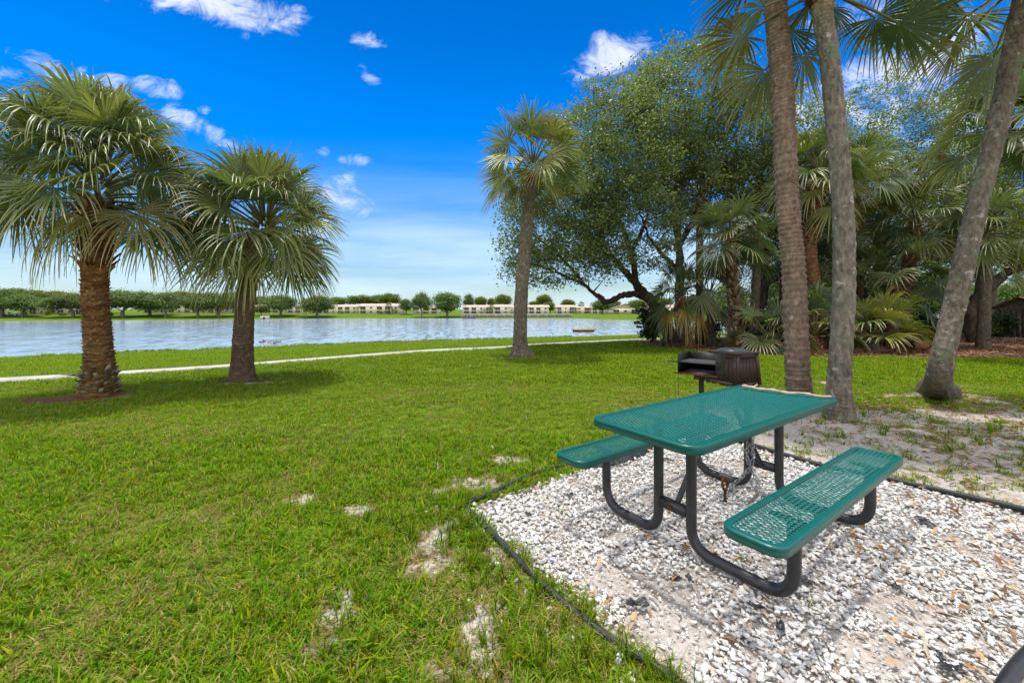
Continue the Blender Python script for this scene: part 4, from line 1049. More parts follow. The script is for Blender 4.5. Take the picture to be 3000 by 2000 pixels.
gpalm("low spreading fan palm close to the ground between the straight trunks", (2385, 1022), (2385, 985), 13.6, [.17, .15], 45, n=20, Lp=1.05, R=.85, el=[84, 70, 50, 28, 8], style=ST_FARB, boots=[(.1, 1, 26, .16, .1, .8, BOOTC)])
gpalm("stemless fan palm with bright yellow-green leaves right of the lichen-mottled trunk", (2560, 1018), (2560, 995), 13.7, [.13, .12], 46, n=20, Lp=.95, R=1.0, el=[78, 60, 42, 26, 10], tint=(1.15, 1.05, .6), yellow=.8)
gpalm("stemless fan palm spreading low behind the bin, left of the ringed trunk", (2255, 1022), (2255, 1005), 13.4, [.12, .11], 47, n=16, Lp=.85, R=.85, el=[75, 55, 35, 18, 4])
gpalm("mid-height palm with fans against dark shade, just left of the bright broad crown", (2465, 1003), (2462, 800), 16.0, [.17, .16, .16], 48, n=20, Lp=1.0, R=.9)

# ------------------------------------------------------------------ broadleaf trees
def leaves(mb, centres, per, sig, size, r, cols, flat=.7):
    n = len(centres) * per
    c = np.repeat(centres, per, 0)
    sg = sig if np.isscalar(sig) else np.repeat(sig, per)[:, None]
    p = c + r.normal(0, 1, (n, 3)) * sg * np.array([1, 1, flat])
    a = r.normal(0, 1, (n, 3)); a[:, 2] *= .6; a /= np.linalg.norm(a, axis=1)[:, None]
    b = np.cross(a, r.normal(0, 1, (n, 3)) * .7 + np.array([0, 0, 1.0])); b /= np.linalg.norm(b, axis=1)[:, None] + 1e-6
    L_ = (size * r.uniform(.6, 1.3, n))[:, None]; W_ = L_ * .28
    V = np.stack([p - a * L_ * .5, p + b * W_ + a * L_ * .05, p + a * L_ * .5, p - b * W_ + a * L_ * .05], 1)
    cl = np.array(cols)
    cc = cl[np.repeat(r.integers(0, len(cl), len(centres)), per)] * r.uniform(.65, 1.4, n)[:, None]
    mb.add(V.reshape(-1, 3), np.arange(n * 4).reshape(-1, 4), np.repeat(cc, 4, 0))
def in_ells(r, ells, n, shell=.5):
    out = []
    vol = np.array([e[3] * e[4] * e[5] for e in ells]); vol /= vol.sum()
    for e, v in zip(ells, vol):
        k = int(round(n * v)); u = r.normal(size=(k, 3)); u /= np.linalg.norm(u, axis=1)[:, None]
        q = r.uniform(shell, 1, k) ** (1 / 2.0)
        out.append(np.array(e[:3]) + u * q[:, None] * np.array(e[3:6]) * r.uniform(.85, 1.08, k)[:, None])
    return np.vstack(out)
OAKC = [(.16, .21, .085), (.18, .23, .08), (.13, .18, .085), (.22, .265, .08), (.17, .205, .115)]
def tree(name, label, limbs, ells, ncl, per, sig, lsize, seed, cols=OAKC, cat="oak tree", group=None, bark="bark_oak", twig=.016, minz=None):
    """limbs: list of (points, r0, r1) in world; crown clusters are joined to the nearest limb by curved twigs"""
    r = np.random.default_rng(seed)
    base = np.array(limbs[0][0][0], float); root = empty(name, base, 0, label, cat, group)
    mb = MB(); sk, sr = [], []
    for pts, r0, r1 in limbs:
        r0 *= .8; r1 *= .8
        n = max(8, int(len(pts) * 7)); P = smoothpath(np.array(pts, float) - base, n)
        P += r.normal(0, 1, P.shape) * np.linspace(.25, 1, n)[:, None] * min(r0, .1) * .35
        rad = np.linspace(r0, r1, n) * (1 + .08 * r.normal(size=n))
        if abs(P[0, 2]) < .05: rad = rad + r0 * .5 * np.exp(-np.maximum(P[:, 2], 0) / .3); P[0, 2] -= .15
        mb.tube(P, rad, 10, disp=lambda rr, th: rr * (1 + .1 * np.sin(th * 3 + np.arange(len(rr))[:, None] * .6)))
        sk.append(P); sr.append(rad)
    sk = np.vstack(sk); sr = np.concatenate(sr)
    cen = in_ells(r, ells, ncl) - base
    if minz is not None: cen = cen[cen[:, 2] > minz]
    order = np.argsort([np.min(((sk - c) ** 2).sum(1)) for c in cen])
    for c in cen[order]:
        dd = np.linalg.norm(sk - c, axis=1) + 1.2 * np.maximum(sk[:, 2] - c[2] + .2, 0)
        i = int(np.argmin(dd)); a = sk[i]; L_ = np.linalg.norm(c - a)
        if L_ < .05: continue
        m = (a + c) / 2 + np.array([0, 0, -.06 * L_]) + r.normal(0, .1 * L_, 3)
        n = 7; t = np.linspace(0, 1, n)[:, None]; P = (1 - t) ** 2 * a + 2 * t * (1 - t) * m + t * t * c
        r0 = min(sr[i] * .6, .012 + .028 * L_); mb.tube(P, np.linspace(r0, twig * .5, n), 5, cap=False)
        sk = np.vstack([sk, P[2:]]); sr = np.concatenate([sr, np.linspace(r0, twig * .5, n)[2:]])
    mb.build("trunk", M[bark], root, True)
    mb = MB(); leaves(mb, cen, per, r.uniform(.7, 1.35, len(cen)) * sig, lsize, r, cols)
    mb.build("crown", M["oak_leaf"], root)
    return root
def E_(px, py, d, rx, rz, ry):             # crown ellipsoid from photo centre, half sizes in px and depth in m
    c = on(px, py, d); return (c[0], c[1], c[2], rx / F * d, ry, rz / F * d)
def base_at(px, d):
    x = (px - 1500) / F * d; return np.array([x, d, float(gz(x, d))])
OG = "live oaks of the grove"
tree("oak_tree", "wide oak whose long low limb reaches from the grove out over the lawn", [
    ([base_at(1968, 17.2), on(1945, 940, 17.1), on(1910, 885, 16.9), on(1862, 830, 16.6), on(1800, 760, 16.2), on(1720, 690, 15.8), on(1640, 640, 15.4)], .34, .05),
    ([on(1912, 888, 16.9), on(1870, 862, 16.6), on(1825, 866, 16.3), on(1780, 884, 16.0), on(1752, 868, 15.8), on(1715, 838, 15.6), on(1640, 800, 15.3), on(1560, 770, 15)], .2, .03),
    ([on(1862, 830, 16.6), on(1850, 740, 16.4), on(1800, 620, 16.2), on(1740, 500, 16), on(1730, 400, 16)], .17, .04),
    ([on(1715, 838, 15.6), on(1660, 770, 15.2), on(1580, 700, 14.8), on(1530, 660, 14.6)], .08, .03),
    ([on(1850, 740, 16.4), on(1900, 620, 15.6), on(1880, 500, 15.3)], .1, .03)],
    [E_(1630, 650, 15.4, 175, 165, 2.6), E_(1790, 450, 16.2, 190, 185, 2.8), E_(1640, 770, 15.2, 185, 70, 2.4), E_(1840, 660, 15.8, 150, 160, 2.6), E_(1720, 560, 15.6, 170, 150, 2.4)],
    1250, 62, .23, .11, 61, group=OG, minz=1.5)
tree("oak_tree", "tall crooked oak behind the small front palm, its dark trunk forking high into the canopy", [
    ([base_at(1998, 17.6), on(1990, 900, 17.6), on(1992, 790, 17.6), on(1986, 700, 17.5), on(1972, 600, 17.4), on(1930, 470, 17.2), on(1880, 360, 17)], .3, .05),
    ([on(1990, 720, 17.5), on(2030, 645, 17.7), on(2062, 555, 17.8), on(2050, 440, 17.9), on(2085, 330, 18), on(2100, 230, 18)], .16, .04),
    ([on(1992, 800, 17.6), on(1900, 690, 17), on(1860, 560, 16.8)], .12, .03),
    ([on(2050, 560, 17.8), on(2140, 520, 18), on(2240, 430, 18.2)], .1, .03)],
    [E_(2010, 300, 17.8, 170, 165, 2.8), E_(1890, 380, 17.2, 150, 170, 2.6), E_(2130, 400, 18, 150, 160, 2.8), E_(2040, 560, 17.8, 160, 130, 2.6)],
    1150, 62, .24, .11, 62, group=OG, minz=2.5)
tree("oak_tree", "oak with thick rough trunk standing beside the brown ring-scarred palm", [
    ([base_at(2218, 17.8), on(2225, 900, 17.8), on(2240, 780, 17.8), on(2215, 660, 17.8), on(2230, 500, 18), on(2300, 380, 18.2)], .36, .06),
    ([on(2238, 830, 17.8), on(2300, 800, 17.6), on(2400, 740, 17.6), on(2500, 690, 17.8)], .2, .04),
    ([on(2220, 680, 17.8), on(2150, 580, 18), on(2120, 470, 18)], .14, .04)],
    [E_(2270, 420, 18.2, 190, 160, 3), E_(2200, 580, 18.4, 170, 150, 2.8), E_(2420, 540, 18.8, 180, 170, 2.8), E_(2330, 720, 19.2, 170, 110, 2.6)],
    950, 62, .25, .11, 63, group=OG, minz=3)
tree("oak_tree", "thin-topped oak at the back of the grove, seen against cloud", [
    ([base_at(2580, 22), on(2575, 800, 22), on(2600, 620, 22), on(2560, 480, 22), on(2540, 360, 22)], .34, .05),
    ([on(2598, 640, 22), on(2680, 520, 22), on(2740, 420, 22)], .15, .04), ([on(2575, 520, 22), on(2480, 440, 22), on(2440, 360, 22)], .12, .04)],
    [E_(2560, 370, 22, 170, 130, 3), E_(2690, 420, 22, 140, 140, 3), E_(2600, 570, 22, 230, 150, 3.2), E_(2720, 620, 22, 170, 170, 3.2)],
    760, 60, .27, .12, 64, cols=[(.14, .19, .045), (.16, .21, .05), (.11, .16, .045)], group=OG, minz=3)
tree("oak_tree", "oak beyond the leaning trunk, its dark limb sweeping up to the right edge", [
    ([base_at(2862, 17), on(2845, 930, 17), on(2868, 870, 17), on(2930, 815, 16.8), on(3010, 775, 16.6), on(3110, 735, 16.5)], .33, .12),
    ([on(2868, 870, 17), on(2880, 760, 17.2), on(2930, 620, 17.4), on(3000, 480, 17.5)], .2, .05), ([on(2930, 815, 16.8), on(2990, 720, 16.9), on(3060, 640, 17)], .12, .04)],
    [E_(2930, 560, 17.5, 130, 190, 2.6), E_(3060, 600, 17, 130, 200, 2.6), E_(2990, 730, 16.6, 130, 60, 2.2), E_(2800, 640, 18.5, 110, 140, 2.2)],
    850, 62, .25, .11, 65, group=OG, minz=2.2)
tree("oak_tree", "low dense dark oak at the very back of the grove behind the palms", [
    ([base_at(2480, 23), on(2475, 860, 23), on(2440, 760, 23), on(2380, 680, 23)], .3, .06), ([on(2475, 850, 23), on(2560, 760, 23), on(2660, 700, 23)], .2, .05), ([on(2440, 770, 23), on(2500, 660, 23), on(2540, 600, 23)], .14, .04)],
    [E_(2380, 740, 23, 190, 110, 3), E_(2560, 720, 23, 190, 130, 3), E_(2740, 760, 23.5, 150, 110, 3), E_(2230, 800, 23, 130, 90, 2.6)],
    720, 60, .3, .13, 67, cols=[(.075, .11, .03), (.09, .125, .03), (.06, .095, .035)], group=OG, minz=1.2)
tree("leafy_tree", "bright green small-leaved tree overhanging the top right corner", [
    ([base_at(3230, 12), on(3200, 900, 12), on(3140, 600, 12), on(3060, 400, 12), on(2980, 260, 12)], .22, .04), ([on(3100, 480, 12), on(3000, 400, 11.8), on(2930, 330, 11.8)], .08, .02)],
    [E_(2960, 220, 12, 110, 110, 1.4), E_(3080, 300, 12, 160, 200, 1.8)], 260, 75, .2, .11, 66, cols=[(.13, .2, .02), (.16, .23, .022), (.1, .17, .02)], cat="tree", minz=2.5)
# shrubs of the understorey
def shrub(name, label, px, py, d, rx, rz, n, size, seed, cols, per=60, cat="shrub", group="dark shrubs under the grove"):
    r = np.random.default_rng(seed); b = base_at(px, d); root = empty(name, b, 0, label, cat, group)
    w = rx / F * d; c = on(px, py, d) - b; h = rz / F * d
    cen = in_ells(r, [(0, 0, max(c[2], h * .8), w, w * .8, h)], n, .1); cen[:, 2] = np.maximum(cen[:, 2], .08)
    mb = MB()
    for q in cen[::2]: mb.tube(smoothpath([(q[0] * .15, q[1] * .15, -.05), (q[0] * .5, q[1] * .5, q[2] * .6), q], 6), np.linspace(.018, .006, 6), 4, cap=False)
    mb.build("stems", M["bark_oak"], root)
    mb = MB(); leaves(mb, cen, per, .14, size, r, cols); mb.build("foliage", M["oak_leaf"], root); return root
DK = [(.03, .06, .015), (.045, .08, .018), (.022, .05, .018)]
LT = [(.07, .12, .014), (.09, .14, .02)]
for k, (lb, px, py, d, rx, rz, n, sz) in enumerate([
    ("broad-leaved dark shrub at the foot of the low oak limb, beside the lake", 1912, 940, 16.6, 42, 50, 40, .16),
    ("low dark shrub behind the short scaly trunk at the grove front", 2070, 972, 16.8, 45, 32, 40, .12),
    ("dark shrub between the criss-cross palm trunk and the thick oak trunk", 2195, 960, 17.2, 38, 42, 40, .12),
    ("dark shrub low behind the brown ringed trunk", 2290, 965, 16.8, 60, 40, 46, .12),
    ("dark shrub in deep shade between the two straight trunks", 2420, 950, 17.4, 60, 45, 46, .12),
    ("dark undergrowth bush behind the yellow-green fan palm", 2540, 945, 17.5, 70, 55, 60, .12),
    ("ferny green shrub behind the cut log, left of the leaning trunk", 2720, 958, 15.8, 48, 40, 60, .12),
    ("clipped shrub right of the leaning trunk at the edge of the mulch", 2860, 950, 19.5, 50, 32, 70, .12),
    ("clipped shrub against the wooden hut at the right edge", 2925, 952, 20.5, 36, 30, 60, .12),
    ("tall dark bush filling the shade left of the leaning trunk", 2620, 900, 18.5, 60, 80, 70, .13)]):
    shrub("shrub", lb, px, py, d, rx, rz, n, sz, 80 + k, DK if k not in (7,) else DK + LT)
# agave-like rosette at the tip of the mulch bed
r = np.random.default_rng(5); b = base_at(1946, 15.7); mb = MB()
for k in range(22):
    az = k * 2.4; el = R_(75 - 3.2 * k); L_ = .55; d_ = np.array([math.cos(az) * math.cos(el), math.sin(az) * math.cos(el), math.sin(el)]); s_ = np.array([-math.sin(az), math.cos(az), 0])
    V = []
    for t, w in ((0, .035), (.4, .04), (.8, .02), (1, .002)):
        p = d_ * L_ * t + np.array([0, 0, -.12 * t * t]); V += [p - s_ * w, p + s_ * w]
    mb.add(V, [[0, 1, 3, 2], [2, 3, 5, 4], [4, 5, 7, 6]], np.array([.09, .14, .09]))
tag(mb.build("agave_plant", M["palm_leaf"], None, False, b), "spiky grey-green rosette plant at the left tip of the mulch bed", "plant")
# cut log and bits
b = base_at(2690, 14.0)
mb = MB(); mb.tube([b + [-.28, 0, .15], b + [-.1, .02, .155], b + [.12, .03, .15], b + [.28, .05, .15]], [.16, .17, .165, .155], 14, disp=lambda rr, th: rr * (1 + .06 * np.sin(th * 4)))
tag(mb.build("log", M["bark_boot"], None, True), "short cut log lying on the mulch left of the leaning trunk", "log")
# ------------------------------------------------------------------ hut, fence at right
def build_hut():
    x0, y0 = D(3040, 985, 20.5)[:2]
    root = empty("wooden_hut", (x0, y0, 0), R_(12), "small weathered wooden hut with a clay tile roof at the right edge", "hut")
    w, dp, h = 2.2, 1.8, 1.35
    mb = MB()
    for k in range(14): mb.box((-w / 2 + .16 * k + .06, dp / 2, h / 2), (.15, .03, h))
    for s in (-1, 1):
        for k in range(10): mb.box((s * w / 2, -dp / 2 + .2 * k + .02, h / 2), (.03, .17, h))
    mb.build("plank_wall", M["hut_wood"], root)
    for sx in (-1, 1):
        for sy in (-1, 1):
            mb = MB(); mb.tube([(sx * (w / 2 + .03), sy * (dp / 2 + .03), -.1), (sx * (w / 2 + .03), sy * (dp / 2 + .03), h + .05)], .06, 10); mb.build("corner_post", M["hut_wood"], root, True)
    mb = MB(); mb.box((0, -dp / 2 - .02, h), (w + .3, .1, .1)); mb.build("lintel", M["hut_wood"], root)
    mb = MB()
    for s in (-1, 1):
        n = 90; u = np.linspace(-w / 2 - .3, w / 2 + .3, n); tv = np.linspace(0, 1, 26)
        U, T = np.meshgrid(u, tv); yy = s * (1 - T) * (dp / 2 + .3); zz = h + .02 + T * .62 + .035 * np.abs(np.sin(U * 14)) + .03 * ((1 - T) * 6 % 1)
        i = (np.arange(25)[:, None] * n + np.arange(n - 1)[None]).reshape(-1); mb.add(np.stack([U, yy, zz], -1).reshape(-1, 3), np.stack([i, i + 1, i + n + 1, i + n], 1))
    mb.build("tile_roof", M["hut_tile"], root, True)
    for s in (-1, 1):
        mb = MB(); mb.add([(s * (w / 2 + .02), -dp / 2 - .1, h - .02), (s * (w / 2 + .02), dp / 2 + .1, h - .02), (s * (w / 2 + .02), 0, h + .55)], [[0, 1, 2]]); mb.build("gable", M["hut_wood"], root)
build_hut()
root = empty("metal_fence", (0, 0, 0), 0, "dark metal picket fence beyond the hedge at the far right", "fence")
a, b = base_at(2850, 26), base_at(3080, 26)
for z in (.35, 1.05):
    mb = MB(); mb.tube([a + [0, 0, z], b + [0, 0, z]], .02, 6); mb.build("rail", M["black_metal"], root)
for k in range(24):
    p = a + (b - a) * k / 23; mb = MB(); mb.tube([p + [0, 0, -.1], p + [0, 0, 1.2]], .018, 6); mb.build("picket", M["black_metal"], root)

# ------------------------------------------------------------------ the far shore
def build_seawall():
    root = empty("seawall", (2.5, 209.0, 0), 0, "long weathered seawall with regular piles along the far shore", "seawall")
    mb = MB(); mb.box((0, .25, -2.6), (57, .3, 2.9)); mb.build("panel", M["seawall"], root)
    mb = MB(); mb.box((0, .1, -1.1), (57.4, .8, .18)); mb.build("cap", M["trim"], root)
    for k in range(40):
        mb = MB(); mb.box((-28 + 56 * k / 39, -.14, -2.3), (.42, .46, 2.15)); mb.build("pile", M["hut_wood"] if k % 3 else M["seawall"], root)
build_seawall()
def bgz(x, y): return float(gz(x, y))
def building(label, px0, px1, top, d, storeys=2, bays=None, gable=False, seed=0, base=None, style=0):
    r = np.random.default_rng(seed)
    x0, x1 = (px0 - 1500) / F * d, (px1 - 1500) / F * d
    w = x1 - x0; z0 = bgz((x0 + x1) / 2, d) - .1; zt = H + (HY - top) / F * d; dp = 11.0
    root = empty("apartment_building" if storeys == 2 else "clubhouse", ((x0 + x1) / 2, d, z0), 0, label, "building", "buildings on the far shore")
    ht = zt - z0; rh = min(1.5, ht * .24) if not gable else ht * .5; wh = ht - rh
    mb = MB(); mb.box((0, dp / 2, wh / 2 - .3), (w, dp, wh + .6)); mb.build("wall", M["wall"], root)
    o = .6; mb = MB()
    if gable:
        V = [(-w / 2 - o, -o, wh), (w / 2 + o, -o, wh), (w / 2 + o, dp + o, wh), (-w / 2 - o, dp + o, wh), (0, -o, wh + rh), (0, dp + o, wh + rh)]
        mb.add(V, [[1, 2, 5, 4], [3, 0, 4, 5]]); mb.add(np.array(V) - [0, 0, .25], [[1, 2, 5, 4], [3, 0, 4, 5]]); mb.build("roof", M["roof"], root)
        mb = MB(); mb.add([(-w / 2, -.02, wh), (w / 2, -.02, wh), (0, -.02, wh + rh * .96)], [[0, 1, 2]]); mb.build("gable_wall", M["wall"], root)
    else:
        V = [(-w / 2 - o, -o, wh), (w / 2 + o, -o, wh), (w / 2 + o, dp + o, wh), (-w / 2 - o, dp + o, wh), (-w / 2 - o * .6, dp * .42, wh + rh), (w / 2 + o * .6, dp * .42, wh + rh)]
        mb.add(V, [[0, 1, 5, 4], [2, 3, 4, 5]]); mb.add(V, [[1, 2, 5], [3, 0, 4]]); mb.add(np.array(V) - [0, 0, .22], [[0, 1, 2, 3]]); mb.add(np.vstack([V[:4], np.array(V[:4]) - [0, 0, .22]]), [[0, 4, 5, 1], [1, 5, 6, 2], [2, 6, 7, 3], [3, 7, 4, 0]])
        mb.build("roof", M["roof"], root)
    nb = bays or max(2, int(w / 4.2)); sh = wh / storeys; bw = w / nb
    for s in range(storeys):
        for k in range(nb):
            cx = -w / 2 + bw * (k + .5)
            if (k + style) % 3 == 2:
                mb = MB(); mb.box((cx, -.03, sh * s + sh * .55), (bw * .3, .12, sh * .42)); f = mb.build("window", M["trim"], root)
                mb = MB(); mb.box((cx, -.07, sh * s + sh * .55), (bw * .26, .1, sh * .36)); mb.build("pane", M["glass"], f)
            else:
                mb = MB(); mb.box((cx, -.02, sh * s + sh * .47), (bw * .62, .12, sh * .72)); f = mb.build("screened_porch", M["screen"], root)
                mb = MB(); mb.box((cx, -.09, sh * s + sh * .36), (bw * .64, .06, .1)); mb.box((cx, -.09, sh * s + sh * .5), (.1, .05, sh * .74)); mb.build("rail", M["trim"], f)
    return root
BL = [("cream two-storey flats half hidden by spreading trees at the far left", 55, 245, 881, 192, 2, None, False, 1),
      ("cream flats mostly hidden behind trees between the two left palms", 420, 700, 887, 215, 2, None, False, 2),
      ("cream flats with a pinkish roof seen through the second palm's fronds", 752, 905, 891, 245, 2, None, False, 3),
      ("lower cream block joined to the left of the pink-roofed block", 925, 1048, 892, 248, 2, None, False, 4),
      ("broad cream block with a bright pink tile roof, left of the two round lakeside trees", 1051, 1172, 889, 243, 2, None, False, 5),
      ("cream end block half hidden by the two round lakeside trees", 1212, 1284, 896, 246, 2, 3, False, 6),
      ("cream block above the left end of the seawall", 1356, 1442, 893, 255, 2, None, False, 7),
      ("cream block above the seawall just left of the lone palm's neighbour block", 1446, 1494, 892, 253, 2, 2, False, 8),
      ("cream block above the seawall hidden partly by the lone palm trunk", 1497, 1543, 895, 258, 2, 2, False, 9),
      ("cream block above the seawall right of the lone palm trunk", 1547, 1608, 893, 252, 2, 3, False, 10),
      ("cream block above the right part of the seawall", 1630, 1684, 893, 254, 2, 3, False, 11),
      ("set-back cream block above the right end of the seawall", 1687, 1730, 895, 258, 2, 2, False, 12),
      ("cream block behind the grey-green tree right of the seawall", 1733, 1790, 896, 256, 2, 3, False, 13),
      ("low house with a wide pink gable on the far green slope at the right", 1792, 1872, 889, 240, 1, 3, True, 14),
      ("low pink-roofed house seen between the grove trunks", 1900, 1990, 893, 238, 1, 3, False, 15),
      ("pale house with a tile roof seen below the right oak", 2800, 2990, 884, 120, 1, 4, False, 16)]
for k, (lb, a, b, t, d, st, nb, gb, sd) in enumerate(BL): building(lb, a, b, t, d, st, nb, gb, sd, style=k % 3)
# trees beyond the lake: four builds, copied
FT = [(.13, .195, .055), (.16, .22, .055), (.11, .17, .06)]
FTY = [(.16, .21, .03), (.19, .235, .03), (.13, .18, .03)]
def far_tree(seed, kind):
    r = np.random.default_rng(seed); root = empty("broadleaf_tree", (0, 0, 0), 0, "x", "tree", "trees beyond the lake")
    mb = MB()
    if kind == "spread": el = [(0, 0, 5.9, 5.6, 5, 2.4), (-3.4, 0, 4.4, 3.2, 3.0, 1.9), (3.5, .5, 4.6, 3.0, 3.0, 1.8), (.8, 0, 7.3, 3.0, 3, 1.8), (-2, 0, 6.6, 2.4, 2, 1.4)]; th = 2.2
    elif kind == "round": el = [(0, 0, 6, 4.2, 4, 3.4), (-2, 0, 4.8, 2.8, 2.5, 2.2), (2.2, 0, 4.8, 2.8, 2.5, 2.4)]; th = 2.0
    else: el = [(0, 0, 7, 4.2, 4, 1.9), (-2.6, .3, 5.8, 2.6, 2.4, 1.3), (2.7, -.3, 6, 2.6, 2.4, 1.4)]; th = 3.2
    cen = in_ells(r, el, 210, .4)
    mb.tube(smoothpath([(0, 0, -.4), (.1, 0, th * .6), (0, 0, th)], 8), np.linspace(.42, .3, 8), 8)
    for k in range(9):
        q = cen[r.integers(len(cen))]; mb.tube(smoothpath([(0, 0, th * .9), (q[0] * .45, q[1] * .45, th + (q[2] - th) * .55), q], 8), np.linspace(.2, .04, 8), 6, cap=False)
    mb.build("trunk", M["bark_grey"], root, True)
    mb = MB(); leaves(mb, cen, 46, r.uniform(.55, 1.0, len(cen)), .5, r, FTY if kind == "top" else FT, .6); mb.build("crown", M["oak_leaf"], root)
    return root
PROT = {}
def put_far(kind, label, px, top, width, d, seed, native):
    h0, w0 = native
    x = (px - 1500) / F * d; z = bgz(x, d)
    if kind not in PROT: PROT[kind] = []
    if len(PROT[kind]) < 2: o = far_tree(100 + len(PROT[kind]) * 7 + len(kind), kind); PROT[kind].append(o)
    else: o = copy_tree(PROT[kind][seed % 2])
    if px < 720: width *= 1.22
    hh = H + (HY - top) / F * d - z; ww = width / F * d * (1 + .16 * math.sin(seed * 2.7))
    o.location = (x, d, z); o.rotation_euler = (0, 0, seed * 1.37); o.scale = (ww / w0, ww / w0, hh / h0); o["label"] = label
NAT = dict(spread=(9.2, 13.0), round=(9.6, 9.5), top=(9.2, 11))
FTL = [("spread", 5, 848, 130, 178, "spreading tree at the far left edge of the opposite shore"),
       ("top", 60, 846, 90, 205, "taller yellowish tree behind the far left parking"),
       ("spread", 66, 862, 105, 176, "pale-trunked spreading tree in front of the far left flats"),
       ("top", 115, 851, 80, 215, "yellow-green treetop above the far left flats' roof"),
       ("top", 165, 853, 80, 217, "dense treetop above the roof, left of the stout palm trunk"),
       ("spread", 213, 858, 105, 178, "pale-trunked spreading tree just left of the stout palm trunk"),
       ("spread", 300, 856, 110, 200, "tree hidden behind the stout palm trunk on the far shore"),
       ("spread", 360, 850, 140, 182, "big dark spreading tree right of the stout palm trunk"),
       ("spread", 440, 855, 110, 190, "spreading tree under the hanging fronds of the second palm"),
       ("spread", 485, 856, 95, 183, "small-crowned tree left of the second palm trunk, before the hidden flats"),
       ("top", 540, 855, 90, 235, "treetop behind the hidden flats"),
       ("spread", 580, 858, 110, 188, "grey-green spreading tree behind the second palm's lower fronds"),
       ("spread", 640, 858, 100, 192, "far tree just left of the second palm trunk"),
       ("top", 690, 857, 80, 250, "yellowish treetop right over the second palm trunk"),
       ("top", 770, 868, 70, 258, "low treetop right of the second palm trunk"),
       ("spread", 822, 863, 118, 205, "wide dome tree right of the second palm trunk"),
       ("spread", 765, 893, 50, 205, "small low tree beside the second palm trunk on the far lawn"),
       ("round", 930, 866, 88, 208, "round dark tree under the right tips of the second palm"),
       ("top", 990, 870, 66, 285, "yellowish treetop over the lower cream block"),
       ("top", 1056, 864, 80, 290, "broad bright treetop over the pink roof's left end"),
       ("top", 1105, 864, 60, 300, "darker treetop behind the middle of the pink roof"),
       ("top", 1142, 859, 66, 288, "tall round treetop over the pink roof's right end"),
       ("round", 1190, 875, 42, 235, "small tree between the pink-roofed block and the lakeside pair"),
       ("spread", 1235, 856, 72, 214, "left of the two round lakeside trees, pale forked trunk"),
       ("round", 1310, 857, 86, 216, "right of the two round lakeside trees, dense dark crown"),
       ("round", 1374, 860, 38, 300, "narrow dark treetop over the left seawall block"),
       ("top", 1408, 869, 40, 305, "small treetop between the two dark ones over the seawall blocks"),
       ("top", 1440, 873, 32, 310, "lowest treetop in the row over the seawall blocks"),
       ("top", 1474, 863, 56, 300, "broad treetop just left of the lone palm trunk"),
       ("top", 1565, 882, 40, 310, "low yellowish treetop right of the lone palm trunk"),
       ("top", 1594, 863, 56, 300, "broad bright treetop right of the lone palm trunk"),
       ("round", 1612, 884, 34, 280, "small dark tree in the gap between seawall blocks"),
       ("top", 1664, 877, 52, 310, "flat bright treetop over the right seawall block"),
       ("round", 1765, 874, 62, 222, "grey-green round tree at the right end of the seawall"),
       ("round", 1806, 880, 34, 245, "thin tree between the round tree and the pink gable"),
       ("top", 1870, 878, 64, 232, "yellow tree in front of the pink gable house"),
       ("top", 1935, 872, 70, 260, "treetop seen under the low oak limb"),
       ("round", 2040, 870, 80, 270, "far tree glimpsed between the small grove palms"),
       ("spread", 2130, 840, 150, 90, "bushy tree across the lake behind the criss-cross palm"),
       ("round", 2290, 815, 150, 85, "background tree behind the ringed trunk, beyond the grove"),
       ("round", 2440, 800, 180, 80, "background tree between the straight trunks, beyond the grove"),
       ("spread", 2560, 800, 220, 75, "background tree right of the lichen-mottled trunk, beyond the grove"),
       ("round", 2710, 790, 200, 60, "dense background tree left of the leaning trunk, beyond the grove"),
       ("spread", 2870, 830, 200, 95, "background tree over the pale tile-roofed house at the right"),
       ("round", 2985, 818, 130, 40, "light green bushy tree behind the wooden hut")]
for k, (kd, px, top, w, d, lb) in enumerate(FTL): put_far(kd, lb, px, top, w, d, k, NAT[kd])
palm("sabal_palm", "tiny far palm against the sky left of the grey-green round tree", [np.array([(1700 - 1500) / F * 262, 262, bgz(44, 262)]), on(1702, 892, 262)], [.25, .22], None, dict(n=18, Lp=1.3, R=1.6, seg=14, spread_h=.4), 71, ST_FAR, group="far palms")
palm("sabal_palm", "small far palm in front of the pink-roofed block", [np.array([(1140 - 1500) / F * 236, 236, bgz(-71, 236)]), on(1139, 897, 236)], [.3, .28], None, dict(n=18, Lp=1.5, R=1.8, seg=14, spread_h=.4), 72, ST_FAR, group="far palms")
palm("sabal_palm", "tiny far palm left of the lone palm trunk, above the roofs", [np.array([(1512 - 1500) / F * 285, 285, bgz(3, 285)]), on(1512, 890, 285)], [.25, .22], None, dict(n=18, Lp=1.4, R=1.6, seg=14, spread_h=.4), 73, ST_FAR, group="far palms")
palm("sabal_palm", "far palm between the seawall blocks, left of the lone palm trunk", [np.array([(1440 - 1500) / F * 244, 244, bgz(-12, 244)]), on(1440, 900, 244)], [.25, .22], None, dict(n=16, Lp=1.2, R=1.5, seg=14, spread_h=.4), 74, ST_FAR, group="far palms")
